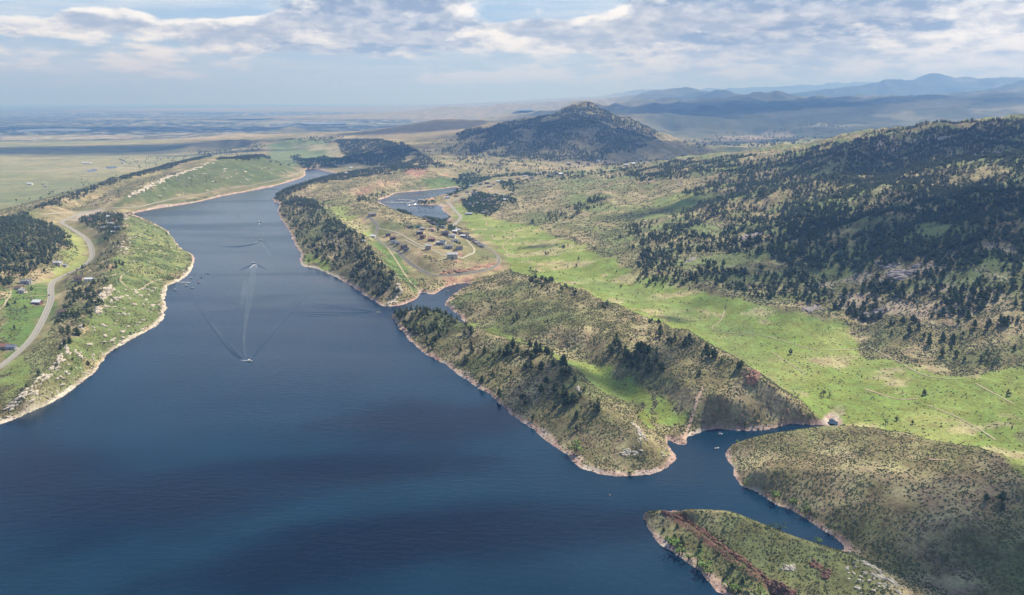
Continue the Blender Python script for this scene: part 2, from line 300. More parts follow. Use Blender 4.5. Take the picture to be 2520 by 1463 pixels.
def solve():
    pts = []
    for li, L in enumerate(LN):
        a = np.array(L, float)
        f = np.interp(a[:, 1], [400, 560, 800], [1, .85, .6]) if li >= len(LN)-7 else np.interp(a[:, 1], [430, 560, 700], [.88, .74, .6])
        a[:, 2] = np.where(a[:, 2] > 0, a[:, 2]*f, a[:, 2]); x, y = at_h(a[:, 0], a[:, 1], a[:, 2]); pts.append(np.stack([x, y, a[:, 2]], 1))
    for L in LD:
        a = np.array(L, float); x, y, z = at_d(a[:, 0], a[:, 1], a[:, 2]); pts.append(np.stack([x, y, z], 1))
    for L in LW: pts.append(np.array(L, float))
    allp = []
    for p in pts:
        for i in range(len(p)-1):
            r = np.hypot(*(p[i, :2]+p[i+1, :2]))/2; n = int(np.hypot(*(p[i+1, :2]-p[i, :2]))/(r*S0*.5))+2
            allp.append(p[i]+(p[i+1]-p[i])*np.linspace(0, 1, n)[:, None])
    allp = np.vstack(allp); ph = np.arctan2(allp[:, 0], allp[:, 1]); rh = np.log(np.hypot(allp[:, 0], allp[:, 1]))
    # signed distance to the shore (negative in the water)
    rr = np.exp(R0+np.arange(NRH)*S0); pp = PH0+np.arange(NPH)*S0
    X = rr[:, None]*np.sin(pp); Y = rr[:, None]*np.cos(pp)
    k = int(np.searchsorted(rr, 4600)); sd = np.full(X.shape, 9e3)
    for P in LAKES:
        x0, y0 = P.min(0)-300; x1, y1 = P.max(0)+300
        m = (X[:k] > x0) & (X[:k] < x1) & (Y[:k] > y0) & (Y[:k] < y1)
        xs, ys = X[:k][m], Y[:k][m]; d = dist_poly(xs, ys, P); d[in_poly(xs, ys, P)] *= -1
        t = sd[:k]; t[m] = np.minimum(t[m], d)
    h = None
    for lev in (64, 32, 16, 8, 4, 2, 1):
        s = S0*lev; n0 = (NRH-1)//lev+1; n1 = (NPH-1)//lev+1
        acc = np.zeros((n0, n1)); cnt = np.zeros((n0, n1))
        i = np.clip(np.rint((rh-R0)/s).astype(int), 0, n0-1); j = np.rint((ph-PH0)/s).astype(int); ok = (j >= 0) & (j < n1)
        np.add.at(acc, (i[ok], j[ok]), allp[ok, 2]); np.add.at(cnt, (i[ok], j[ok]), 1)
        fix = cnt > 0; val = np.where(fix, acc/np.maximum(cnt, 1), 0)
        sub = sd[::lev, ::lev][:n0, :n1]; w = sub < 0
        val = np.where(w, np.maximum(sub*.15, -8), val); fix |= w
        if h is None: h = np.full((n0, n1), np.mean(val[fix]))
        else:
            ii = np.minimum(np.arange(n0)/2, h.shape[0]-1.001); jj = np.minimum(np.arange(n1)/2, h.shape[1]-1.001)
            i0 = ii.astype(int); j0 = jj.astype(int); fi = (ii-i0)[:, None]; fj = jj-j0
            h = (h[i0][:, j0]*(1-fi)*(1-fj)+h[i0+1][:, j0]*fi*(1-fj)+h[i0][:, j0+1]*(1-fi)*fj+h[i0+1][:, j0+1]*fi*fj)
        h = np.where(fix, val, h)
        for _ in range({64: 800, 32: 400, 16: 200, 8: 120, 4: 80, 2: 50, 1: 30}[lev]):
            p = np.pad(h, 1, mode='edge'); h = np.where(fix, val, (p[:-2, 1:-1]+p[2:, 1:-1]+p[1:-1, :-2]+p[1:-1, 2:])/4)
    soft = h.copy()
    for _ in range(3):
        p = np.pad(soft, 1, mode='edge'); soft = (p[:-2, 1:-1]+p[2:, 1:-1]+p[1:-1, :-2]+p[1:-1, 2:]+2*p[1:-1, 1:-1])/6
    h = soft
    return h, sd
HC, SDC = solve()
def samp(A, ph, rh):
    ii = np.clip((rh-R0)/S0, 0, A.shape[0]-1.001); jj = np.clip((ph-PH0)/S0, 0, A.shape[1]-1.001)
    i = ii.astype(int); j = jj.astype(int); fi = ii-i; fj = jj-j
    return A[i, j]*(1-fi)*(1-fj)+A[i+1, j]*fi*(1-fj)+A[i, j+1]*(1-fi)*fj+A[i+1, j+1]*fi*fj
# roads and trails by frame points; the terrain is kept smooth beneath them
ROADS = {
 'main': ([(-60,945),(-20,915),(0,903),(40,872),(75,838),(96,806),(116,765),(127,735),(124,700),(140,686),(170,672),(203,656),(222,640),(229,625),(222,600),(208,583),(185,568),(165,556),(149,548),(160,541),(185,530),(200,524),(216,519)], 10.),
 'shore': ([(216,519),(240,516),(300,512),(340,510),(372,501),(456,482),(530,470),(596,459),(650,450),(684,442),(720,432),(738,425),(744,419),(738,414),(722,410)], 5.),
 'spur': ([(100,527),(150,524),(216,519)], 6.),
 'loop': ([(903,531),(914,538),(930,554),(930,562),(925,570),(922,576),(930,590),(950,605),(976,616),(1000,640),(1015,652),(1040,668),(1060,676),(1075,679),(1110,677),(1142,673),(1172,669),(1196,664),(1215,657),(1226,649),(1229,640),(1226,630),(1214,619),(1195,605),(1172,592),(1155,581),(1140,572)], 7.5),
 'upper': ([(930,562),(955,566),(985,573),(1010,590),(1035,604),(1060,612),(1080,622),(1110,634)], 3.8),
 'upper2': ([(1136,579),(1150,592),(1160,603),(1168,612),(1167,622),(1150,630),(1135,636)], 4.),
 'mid': ([(995,590),(1020,602),(1040,612),(1048,616)], 3.),
 'mid2': ([(1056,574),(1075,586),(1100,594),(1118,598)], 3.),
 'marina': ([(1101,499),(1110,505),(1115,515),(1128,527),(1135,535),(1131,542),(1122,548),(1114,558)], 9.),
 'marina2': ([(1101,499),(1120,492),(1160,470),(1200,452),(1240,440),(1270,436),(1275,441)], 7.),
 'ridge': ([(853,406),(870,410),(900,414),(930,416)], 8.), 'mesa': ([(1190,455),(1215,462),(1200,468),(1222,475),(1240,478)], 5.),
}
TRAILS = {
 'valley': ([(928,585),(950,603),(975,640),(995,672),(1010,695),(1030,712)], 5.), 'point': ([(1733,950),(1720,975),(1710,1000),(1702,1030),(1690,1060),(1684,1084)], 4.5),
 'bend': ([(1190,533),(1198,545),(1196,555),(1215,562),(1250,573),(1271,573),(1262,583),(1240,600),(1235,606),(1250,625)], 3.), 'm1': ([(1210,576),(1218,590)], 3.),
 'v1': ([(1783,768),(1776,790),(1748,806),(1760,813),(1800,821),(1850,820),(1930,838),(1990,855),(2030,862),(2080,860),(2128,853)], 2.5),
 'v2': ([(2136,852),(2200,888),(2270,925),(2300,932),(2360,935)], 2.5), 'v3': ([(2140,960),(2120,955),(2145,962),(2210,985),(2260,981)], 2.5), 'v4': ([(2280,997),(2340,1020),(2400,1048),(2450,1082)], 2.5),
 'v5': ([(2400,945),(2440,965),(2495,995)], 2.5), 'v6': ([(1900,865),(1935,890),(1985,922)], 2.),
 'left1': ([(160,684),(230,687),(270,684),(302,672),(310,674),(294,686),(300,698),(322,714),(340,716),(372,692),(400,686)], 3.5), 'left2': ([(140,690),(175,688),(205,689)], 4.),
 'd1': ([(2284,1136),(2330,1138)], 2.), 'slope': ([(1598,548),(1690,538),(1720,520),(1790,500)], 4.), 'fl': ([(736,392),(741,378)], 4.),
 'left3': ([(60,735),(92,728),(124,726)], 3.), 'left4': ([(88,709),(125,708)], 3.), 'left5': ([(96,754),(120,752)], 3.), 'left6': ([(0,765),(18,745),(28,720)], 4.), 'left7': ([(255,578),(278,600),(280,612)], 3.),
}
# ------------------------------------------------------------------ fine terrain grid (fan shaped, finer near, coarser far)
PHI = np.arange(-1.054, 1.0541, .0017); rl = [R0]
while rl[-1] < R1-.02: rl.append(rl[-1]+(.0034 if rl[-1] < math.log(7000) else .006 if rl[-1] < math.log(20000) else .012))
RHO = np.array(rl); NI, NJ = len(RHO), len(PHI)
PHG, RHG = np.meshgrid(PHI, RHO); RR = np.exp(RHG); GX = RR*np.sin(PHG); GY = RR*np.cos(PHG)
def road_mask(lines, width):
    m = np.zeros(SDC.shape)
    for P, w in lines:
        d = seglen_resample(P, 4.); ph = np.arctan2(d[:, 0], d[:, 1]); rh = np.log(np.hypot(d[:, 0], d[:, 1]))
        i = np.rint((rh-R0)/S0).astype(int); j = np.rint((ph-PH0)/S0).astype(int)
        for a in (-2, -1, 0, 1, 2):
            for b in (-2, -1, 0, 1, 2):
                m[np.clip(i+a, 0, m.shape[0]-1), np.clip(j+b, 0, m.shape[1]-1)] = 1
    for _ in range(3): p = np.pad(m, 1, mode='edge'); m = (p[:-2, 1:-1]+p[2:, 1:-1]+p[1:-1, :-2]+p[1:-1, 2:]+p[1:-1, 1:-1])/5
    return m
def coarse_hit(px, py):
    px = np.atleast_1d(np.asarray(px, float)); py = np.atleast_1d(np.asarray(py, float))
    dx, dy, dz = ray(px, py); t = np.full(px.shape, 260.); done = np.zeros(px.shape, bool)
    for _ in range(2600):
        x, y, z = dx*t, dy*t, CAMH+dz*t
        g = HEIGHT(x, y); hitn = z <= g; done |= hitn
        if done.all(): break
        t = np.where(done, t, t*1.0025)
        done |= t > 95000
    lo, hi = t/1.0025, t
    for _ in range(12):
        m = (lo+hi)/2; b = CAMH+dz*m <= HEIGHT(dx*m, dy*m); hi = np.where(b, m, hi); lo = np.where(b, lo, m)
    t = hi; return np.stack([dx*t, dy*t, CAMH+dz*t], -1)
HEIGHT = lambda x, y: samp(HC, np.arctan2(x, y), np.log(np.hypot(x, y)))
RL = {k: (coarse_hit(*np.array(P, float).T)[:, :2], w) for k, (P, w) in ROADS.items()}
TL = {k: (coarse_hit(*np.array(P, float).T)[:, :2], w) for k, (P, w) in TRAILS.items()}
RM = road_mask(list(RL.values()), 1)
def region(P, n=0):
    q = coarse_hit(*np.array(P, float).T)[:, :2]
    return chaikin(q, n) if n else q
CELL = RR*.0017
sd = samp(SDC, PHG, RHG); h = samp(HC, PHG, RHG); rm = samp(RM, PHG, RHG)
sd = sd+(3.2*fbm(GX/38, GY/38, 3, 5, CELL, 38.)+1.2*fbm(GX/9, GY/9, 2, 6, CELL, 9.))*sstep(-sd, -60, -5)
# roughness of the land: gentle in valleys and on the plain, gullied on the slopes
mount = region([(1300,445),(1560,655),(1850,738),(2120,790),(2350,790),(2560,700),(3100,640),(3100,312),(2700,284),(2310,306),(1980,352),(1700,395)])
mm = np.zeros(GX.shape); near = GY < 9000
def soft_in(P, w, wn=0.):
    x = GX+wn*fbm(GX/(wn*4+1), GY/(wn*4+1), 4, 77) if wn else GX; y = GY+wn*fbm(GX/(wn*4+1)+50, GY/(wn*4+1), 4, 78) if wn else GY
    b = in_poly(x, y, P).astype(float)
    return b
def blur(A, n):
    for _ in range(n): p = np.pad(A, 1, mode='edge'); A = (p[:-2, 1:-1]+p[2:, 1:-1]+p[1:-1, :-2]+p[1:-1, 2:]+p[1:-1, 1:-1])/5
    return A
mm = blur(in_poly(GX, GY, mount).astype(float), 40)
ramp = sstep(sd, 2, 55)*(1-np.clip(rm*1.3, 0, 1))
hill = sstep(h, 5, 28)
u = (GX*.80+GY*.60); v = (-GX*.60+GY*.80)               # gullies of the right mountain run down to the valley
gul = fbm(u/620, v/150, 4, 21, CELL, 150., .5, True)
dh = mm*sstep(h, 20, 90)*(gul*13-2)+mm*fbm(GX/240, GY/240, 3, 24, CELL, 240)*9
wide = sstep(sd, 10, 170)*.85+.15
dh += (1-mm)*hill*wide*(fbm(GX/170, GY/170, 3, 31, CELL, 170.)*4.+fbm((GX*.8-GY*.6)/62, (GX*.6+GY*.8)/150, 3, 33, CELL, 62., .5, True)*3.4)
dh += (.25+.75*hill)*(fbm(GX/28, GY/28, 3, 41, CELL, 28.)*.8+fbm(GX/8, GY/8, 2, 43, CELL, 8.)*.25)
dh += sstep(h, -30, 5)*fbm(GX/500, GY/500, 2, 51)*2.
far = sstep(GY, 3000, 7000)*sstep(h, -25, 60)*sstep(GX/GY, -.12, .12)
dh += far*(fbm(GX/900, GY/900, 5, 61, CELL, 900., .5, True)*(18+42*sstep(GY, 6500, 9000))+fbm(GX/2600, GY/2600, 3, 62)*(8+24*sstep(GY, 6500, 9000)))
dh += sstep(GY, 3000, 4000)*(1-sstep(GY, 5500, 7500))*sstep(h, 8, 80)*sstep(GX, -600, 0)*fbm(GX/200, GY/520, 4, 63, CELL, 200., .5, True)*16
H = h+dh*ramp
land = sd > 0
H = np.where(land, np.maximum(H, np.minimum(.5*sd, 2.2+.06*sd)*(sd < 60)+(sd >= 60)*-99), np.maximum(sd*.16, -7))
H[(~land)] = np.minimum(H[~land], -.05)
HF = H
def gs(A, x, y):
    ph = np.arctan2(x, y); rh = np.log(np.hypot(x, y)+1e-9)
    jj = np.clip((ph-PHI[0])/.0017, 0, NJ-1.001); ii = np.clip(np.interp(rh, RHO, np.arange(NI)), 0, NI-1.001)
    i = ii.astype(int); j = jj.astype(int); fi = ii-i; fj = jj-j
    return A[i, j]*(1-fi)*(1-fj)+A[i+1, j]*fi*(1-fj)+A[i, j+1]*(1-fi)*fj+A[i+1, j+1]*fi*fj
HEIGHT = lambda x, y: gs(HF, x, y)
hit = coarse_hit
def SD(x, y): return gs(sd, x, y)

# ------------------------------------------------------------------ ground cover: albedo of what grows or lies there
C_MEAD = (.205,.26,.062); C_MEAD2 = (.28,.31,.10); C_DRY = (.38,.32,.18); C_SAGE = (.225,.195,.095); C_SAGET = (.34,.285,.165); C_FOR = (.13,.125,.065)
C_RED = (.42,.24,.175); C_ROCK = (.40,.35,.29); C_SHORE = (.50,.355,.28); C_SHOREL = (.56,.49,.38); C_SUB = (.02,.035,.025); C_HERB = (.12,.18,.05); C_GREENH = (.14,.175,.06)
def A3(c): return np.array(c)
col = np.zeros(GX.shape+(3,)); n1 = fbm(GX/120, GY/120, 4, 101, CELL, 120.); n2 = fbm(GX/35, GY/35, 4, 102, CELL, 35.); n3 = fbm(GX/400, GY/400, 3, 103, CELL, 400.)
def mixc(c, w): global col; col = col*(1-w[..., None])+A3(c)*w[..., None]
col[:] = C_SAGE
mixc(C_SAGET, sstep(n1*.6+n2*.5, -.15, .5)*.8); mixc(C_GREENH, sstep(-n1*.5+n3*.5, .0, .5)*.55)
WX = GX+14*fbm(GX/60, GY/60, 4, 111, CELL, 60.)+.006*RR*fbm(GX/RR*30, np.log(RR)*30, 3, 112); WY = GY+14*fbm(GX/60+9, GY/60, 4, 113, CELL, 60.)+.012*RR*fbm(GX/RR*30+7, np.log(RR)*30, 3, 114)
def paint(P, c, w=1., lo=None, hi=None, noise=None, bl=2):
    m = blur(in_poly(WX, WY, region(P)).astype(float), bl)*w
    if noise is not None: m = m*sstep(noise, lo, hi)
    mixc(c, m)
# plain
plain = sstep(-h, -2, 14)*sstep(GY, 1500, 2600)*(GX < 1500)
mixc((.31,.28,.14), plain); mixc((.20,.22,.10), plain*sstep(fbm(GX/700, GY/260, 4, 121), -.05, .35)*.9); mixc((.40,.34,.22), plain*sstep(fbm(GX/900+5, GY/200, 4, 122), .2, .5)*.8)
paint([(0,660),(0,620),(130,600),(150,560),(0,560)], C_FOR)
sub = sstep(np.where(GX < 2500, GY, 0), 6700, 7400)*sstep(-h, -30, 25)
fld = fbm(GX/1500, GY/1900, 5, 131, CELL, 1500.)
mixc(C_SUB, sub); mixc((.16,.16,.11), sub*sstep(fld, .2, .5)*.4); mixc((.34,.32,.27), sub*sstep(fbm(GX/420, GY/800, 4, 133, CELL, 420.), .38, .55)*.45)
paint([(0,333),(350,331),(560,324),(700,330),(500,344),(300,341),(0,345)], (.38,.31,.21), .7)
paint([(730,333),(840,330),(880,338),(1000,300),(1100,290),(1220,300),(1250,312),(1130,330),(1000,345),(860,346)], (.36,.31,.19), .75)
# meadows and valley floor
V1 = [(1130,500),(1190,530),(1330,560),(1460,620),(1560,665),(1700,705),(1850,748),(2000,772),(2090,800),(2100,850),(2140,890),(2250,900),(2330,930),(2540,900),(2540,1175),(2209,1060),(2046,1044),(2010,1030),(1858,905),(1765,855),(1612,788),(1410,706),(1264,668),(1240,640),(1226,610),(1160,560),(1115,530)]
paint(V1, C_MEAD, 1, bl=3)
mixc(C_MEAD2, blur(in_poly(WX, WY, region(V1)).astype(float), 3)*sstep(n1+n3*.8, -.1, .7)*.8)
paint(V1, C_DRY, .75, .22, .55, n2*.5+fbm(GX/150, GY/60, 3, 141, CELL, 60.)*.9)
paint([(1330,655),(1600,720),(1850,800),(1900,860),(1990,960),(1960,990),(1700,800),(1500,725)], (.20,.25,.075), .7)
paint([(1133,790),(1290,835),(1400,862),(1470,900),(1560,930),(1560,985),(1480,960),(1420,905),(1300,850)], (.20,.25,.07))
paint([(1470,900),(1560,930),(1600,1010),(1640,1060),(1625,1070),(1560,1000),(1500,960)], C_MEAD)
paint([(1600,970),(1680,1000),(1650,1040),(1620,1030)], C_MEAD)
paint([(1310,830),(1400,855),(1440,880),(1380,882)], C_DRY, .8)
paint([(800,508),(855,507),(862,530),(900,555),(925,582),(900,585),(865,560),(830,535)], C_MEAD2); paint([(845,540),(885,537),(912,560),(860,562)], C_DRY, .8)
paint([(908,586),(930,586),(960,610),(1000,650),(1030,712),(1010,715),(960,660),(930,615)], C_HERB)
paint([(748,618),(790,632),(815,655),(810,668),(770,655),(750,640)], C_MEAD)
paint([(660,352),(800,345),(850,390),(840,400),(760,398),(690,400),(660,385)], (.17,.21,.09), 1); paint([(720,350),(830,352),(845,395),(815,398),(800,372),(730,362)], (.36,.32,.19), .8)
paint([(440,372),(480,352),(560,350),(600,368),(560,378),(500,380)], C_DRY, .5)
for P in ([(960,385),(1000,380),(1022,400),(1020,412),(990,408)], [(897,352),(925,350),(928,366),(905,366)], [(1030,365),(1090,362),(1085,376),(1040,378)]): paint(P, (.42,.36,.2), .9)
paint([(1040,440),(1130,440),(1170,450),(1130,462),(1060,466)], C_HERB, .8)
# left land
paint([(0,700),(60,720),(120,690),(130,740),(90,820),(0,900)], C_HERB); paint([(160,560),(215,595),(220,640),(130,690),(90,690),(150,640)], C_MEAD2, .85)
paint([(0,1010),(0,905),(100,850),(130,780),(160,800),(130,870),(80,930),(30,985)], (.25,.25,.11)); paint([(0,915),(60,880),(60,930),(0,985)], C_MEAD, .7)
paint([(310,530),(430,570),(480,640),(410,700),(405,780),(250,870),(190,940),(150,905),(165,850),(240,760),(268,700),(285,640),(318,580)], C_GREENH); paint([(330,560),(430,590),(470,640),(400,700),(340,690),(290,660),(310,600)], (.25,.26,.10), .7, -.2, .35, n2+n1*.5)
paint([(335,470),(438,424),(519,400),(638,386),(730,420),(684,438),(596,456),(456,478),(372,498),(300,508),(260,512)], (.105,.135,.05), .9)
paint([(186,532),(216,518),(250,512),(250,520),(205,540),(180,545)], C_ROCK, .8)
# tan shoulders of the mountain and the rocky right side
paint([(1130,480),(1350,440),(1500,435),(1700,402),(1700,430),(1560,500),(1400,560),(1280,548),(1180,520)], (.29,.25,.145), .75, -.25, .25, n1+n2*.7)
paint([(1300,440),(1140,432),(1190,380),(1500,380),(1680,380),(1640,400),(1500,425)], (.30,.26,.15), .7, .0, .3, n1+fbm(GX/300, GY/120, 3, 151))
paint([(1980,700),(2150,650),(2560,560),(2560,740),(2320,800),(2100,790)], (.36,.29,.21), .75, -.3, .3, n2+n1*.5)
paint([(1560,690),(1560,600),(1700,520),(1950,600),(2000,700),(1850,740),(1700,700)], (.27,.26,.13), .7, -.3, .3, n2+n1*.5)
paint([(1700,470),(1800,480),(1810,500),(1700,515),(1640,515),(1600,500)], C_MEAD, .6)
paint([(2120,340),(2350,320),(2400,335),(2250,380),(2080,390)], (.40,.36,.29), .8, -.1, .3, n2)
mixc((.17,.215,.075), mm*sstep(fbm(GX/140+3, GY/90, 3, 181, CELL, 90.), -.05, .4)*.75)
mixc((.13,.14,.07), plain*sstep(fbm(GX/420, GY/260, 5, 183, CELL, 300., .6), .25, .5)*.6); mixc((.24,.25,.10), plain*sstep(fbm(GX/260, GY/500, 3, 182, CELL, 260.), .1, .4)*.6); paint([(-50,470),(200,440),(420,405),(300,440),(60,500)], (.17,.20,.09), .6)
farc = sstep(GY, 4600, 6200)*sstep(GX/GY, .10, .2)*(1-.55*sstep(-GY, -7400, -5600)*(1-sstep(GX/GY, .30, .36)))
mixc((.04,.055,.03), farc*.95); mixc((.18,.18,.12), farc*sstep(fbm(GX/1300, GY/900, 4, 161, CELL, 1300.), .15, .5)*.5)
paint([(1990,306),(2060,296),(2160,280),(2300,272),(2560,262),(2560,290),(2400,292),(2200,300),(2050,318)], (.21,.20,.135), .7, .0, .4, fbm(GX/500, GY/900, 4, 162))
paint([(1780,335),(1900,322),(1960,330),(1850,350),(1790,348)], (.27,.22,.16), .6)
def cells(sx, sy, seed):
    a = np.floor((GX*.98+GY*.2)/sx).astype(np.int64); b = np.floor((GY*.98-GX*.2)/sy).astype(np.int64); return _P[(_P[(a+seed) & 4095]+b) & 4095]/4096.
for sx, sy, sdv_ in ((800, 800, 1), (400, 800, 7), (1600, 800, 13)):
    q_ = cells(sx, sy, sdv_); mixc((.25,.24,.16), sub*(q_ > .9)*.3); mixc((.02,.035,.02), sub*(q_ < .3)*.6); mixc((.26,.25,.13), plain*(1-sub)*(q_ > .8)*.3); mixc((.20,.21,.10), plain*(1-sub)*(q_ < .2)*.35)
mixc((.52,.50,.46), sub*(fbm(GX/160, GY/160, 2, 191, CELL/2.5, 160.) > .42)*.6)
PK = [(1080,345),(1150,322),(1262,302),(1352,282),(1402,266),(1450,261),(1487,279),(1542,299),(1602,330),(1642,357),(1600,395),(1400,400),(1200,395),(1110,375)]
paint(PK, (.15,.14,.08), .75); paint(PK, (.25,.22,.13), .5, .0, .4, fbm(GX/200, GY/300, 4, 192, CELL, 200.)); paint([(860,340),(920,322),(980,310),(1050,295),(1090,290),(1200,298),(1230,304),(1130,326),(1000,345)], (.22,.18,.11), .7)
# reddish cuts, cliffs
for P, w in (([(1080,676),(1100,668),(1150,664),(1195,655),(1222,645),(1226,650),(1196,661),(1142,670)], .85), ([(1085,682),(1130,676),(1165,676),(1175,684),(1110,696)], .6), ([(1108,622),(1130,612),(1140,628),(1128,648),(1115,640)], .7),
          ([(862,470),(905,452),(975,438),(985,443),(920,470),(872,480)], .35), ([(995,422),(1040,412),(1048,426),(1030,432),(1000,430)], .7), ([(1080,425),(1120,428),(1100,432)], .8), ([(720,498),(735,493),(735,499)], .9),
          ([(1110,487),(1085,480),(1070,484),(1060,496),(1045,500),(1040,494),(1075,478),(1110,472)], .55), ([(1850,918),(1862,915),(1866,930),(1848,936)], .8), ([(1100,494),(1112,500),(1112,518),(1100,520)], .6)): paint(P, C_RED, w, bl=1)
CLIFF = region([(1636,1256),(1694,1278),(1738,1306),(1794,1346),(1850,1390),(1914,1430),(1955,1463),(1940,1490),(1890,1453),(1830,1412),(1776,1368),(1720,1326),(1680,1296),(1634,1268)])
mixc((.15,.085,.06), blur(in_poly(GX, GY, CLIFF).astype(float), 1))
# steep ground shows rock; shore band bleached by the changing water level
gz_r = np.gradient(H, axis=0)/np.maximum(np.gradient(RR, axis=0), 1e-3); gz_p = np.gradient(H, axis=1)/(RR*.0017); slope = np.hypot(gz_r, gz_p)
mixc((.27,.23,.17), sstep(slope+n2*.2, .8, 1.4)*.3*(GY < 6000))
shore = 1-sstep(H+n2*1.3+n1*2.+fbm(GX/6, GY/6, 2, 171)*.35, 1.5, 2.9)
shc = (GX < -300) & (GY < 1500); sm = shore*(sd < 45)*(GY < 4600)*(GX < 1600)
mixc(C_SHORE, sm*(~shc)); mixc(C_SHOREL, sm*shc); mixc((.34,.26,.21), sm*sstep(fbm(GX/14, GY/14, 3, 201, CELL, 14.), .05, .5)*.7); mixc((.60,.52,.43), sm*sstep(fbm(GX/20+8, GY/20, 3, 203, CELL, 20.), .15, .5)*.6)
col *= (1+.16*n2[..., None]+.10*n1[..., None]); col[..., 0] *= 1+.06*n1; col = np.clip(col, .01, .8)

# ------------------------------------------------------------------ mesh helpers and materials
def mesh_obj(name, V, F, mats=(), mi=None, smooth=False, parent=None, kind=None):
    me = bpy.data.meshes.new(name); V = np.asarray(V, np.float32); F = np.asarray(F, np.int32)
    n = F.shape[1]; me.vertices.add(len(V)); me.vertices.foreach_set('co', V.ravel())
    me.loops.add(F.size); me.loops.foreach_set('vertex_index', F.ravel())
    me.polygons.add(len(F)); me.polygons.foreach_set('loop_start', np.arange(0, F.size, n, dtype=np.int32))
    if mi is not None: me.polygons.foreach_set('material_index', np.asarray(mi, np.int32))
    me.polygons.foreach_set('use_smooth', np.full(len(F), smooth))
    for m in mats: me.materials.append(m)
    me.update(calc_edges=True)
    o = bpy.data.objects.new(name, me); sc.collection.objects.link(o)
    if parent: o.parent = parent
    if kind: o['kind'] = kind
    return o
def newmat(name):
    m = bpy.data.materials.new(name); m.use_nodes = True; return m, NT(m.node_tree)
def simple_mat(name, c, rough=.8, var=.25, scale=2., metal=0., spec=.3):
    m, N = newmat(name); g = N.n('ShaderNodeTexCoord').outputs['Object']
    nz = N.noise(g, scale, 4, .6); cc = N.mix(N.ss(nz, .3, .7), [x*(1-var) for x in c], [min(1, x*(1+var)) for x in c])
    p = N.n('ShaderNodeBsdfPrincipled', i={'Base Color': cc, 'Roughness': rough, 'Metallic': metal, 'Specular IOR Level': spec})
    N.n('ShaderNodeOutputMaterial', i={'Surface': p.outputs[0]}); return m
mt, N = newmat('ground_cover')
geo = N.n('ShaderNodeNewGeometry').outputs['Position']; vc = N.n('ShaderNodeVertexColor', layer_name='cover').outputs[0]
fa = N.noise(geo, .33, 5, .62); fb = N.noise(geo, .07, 5, .6); fc = N.noise(geo, 1.4, 3, .6)
k = N.m('ADD', N.m('MULTIPLY', N.ss(fa, .28, .72), .55), N.m('MULTIPLY', N.ss(fb, .3, .7), .35)); k = N.m('ADD', k, .55)
c = N.vm('MULTIPLY', vc, N.n('ShaderNodeCombineXYZ', i={0: k, 1: k, 2: k}).outputs[0])
hs = N.n('ShaderNodeHueSaturation', i={'Hue': N.ss(fb, .2, .8, .47, .53), 'Color': c}).outputs[0]
bm_ = N.n('ShaderNodeBump', i={'Height': N.m('ADD', fa, N.m('MULTIPLY', fc, .35)), 'Distance': 1.3, 'Strength': .7})
p = N.n('ShaderNodeBsdfPrincipled', i={'Base Color': hs, 'Roughness': .92, 'Specular IOR Level': .12, 'Normal': bm_.outputs[0]})
N.n('ShaderNodeOutputMaterial', i={'Surface': p.outputs[0]})
idx = np.arange(NI*NJ).reshape(NI, NJ)
F = np.stack([idx[:-1, :-1], idx[:-1, 1:], idx[1:, 1:], idx[1:, :-1]], -1).reshape(-1, 4)
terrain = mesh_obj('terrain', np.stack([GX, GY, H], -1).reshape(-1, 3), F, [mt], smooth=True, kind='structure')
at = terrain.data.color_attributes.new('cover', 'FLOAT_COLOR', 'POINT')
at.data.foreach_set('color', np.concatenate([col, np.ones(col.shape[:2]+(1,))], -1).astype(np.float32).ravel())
# ground below and behind the viewpoint, only ever seen from other places
# water
mw, N = newmat('lake_water'); geo = N.n('ShaderNodeNewGeometry').outputs['Position']
w1 = N.noise(N.n('ShaderNodeMapping', i={0: geo, 2: (0, 0, .5), 3: (.09, .22, 1)}).outputs[0], 1., 4, .6)
w2 = N.noise(N.n('ShaderNodeMapping', i={0: geo, 2: (0, 0, .35), 3: (.5, 1.1, 1)}).outputs[0], 1., 3, .6)
wl = N.noise(N.n('ShaderNodeMapping', i={0: geo, 2: (0, 0, .25), 3: (.0016, .0065, 1)}).outputs[0], 1., 4, .55, .6)   # streaks of wind
rough = N.ss(wl, .35, .65, .10, .24); bs = N.ss(wl, .35, .65, .35, .75)
bw = N.n('ShaderNodeBump', i={'Height': N.m('ADD', w1, N.m('MULTIPLY', w2, .35)), 'Distance': .45, 'Strength': bs})
fine = N.noise(geo, .012, 3, .5)
wc = N.mix(N.ss(fine, .3, .7), (.003, .022, .045, 1), (.004, .027, .054, 1))
p = N.n('ShaderNodeBsdfPrincipled', i={'Base Color': wc, 'Roughness': rough, 'IOR': 1.333, 'Normal': bw.outputs[0]})
N.n('ShaderNodeOutputMaterial', i={'Surface': p.outputs[0]})
def water(name, P, ext=6.):
    st = 3; ph = PHG[::st, ::st]; X, Y = GX[::st, ::st], GY[::st, ::st]; x0, y0 = P.min(0)-60; x1, y1 = P.max(0)+60
    cell = RR[::st, ::st]*.0017*st
    m = (X > x0) & (X < x1) & (Y > y0) & (Y < y1); w = np.zeros(X.shape, bool)
    d = dist_poly(X[m], Y[m], P); ins = in_poly(X[m], Y[m], P); w[m] = ins | (d < np.maximum(cell[m]*1.2, ext))
    a = w[:-1, :-1] | w[1:, :-1] | w[:-1, 1:] | w[1:, 1:]
    n0, n1 = X.shape; ix = np.arange(n0*n1).reshape(n0, n1); F = np.stack([ix[:-1, :-1][a], ix[:-1, 1:][a], ix[1:, 1:][a], ix[1:, :-1][a]], -1)
    used, inv = np.unique(F, return_inverse=True); V = np.stack([X.ravel()[used], Y.ravel()[used], np.zeros(len(used))], -1)
    return mesh_obj(name, V, inv.reshape(F.shape), [mw], kind='structure')
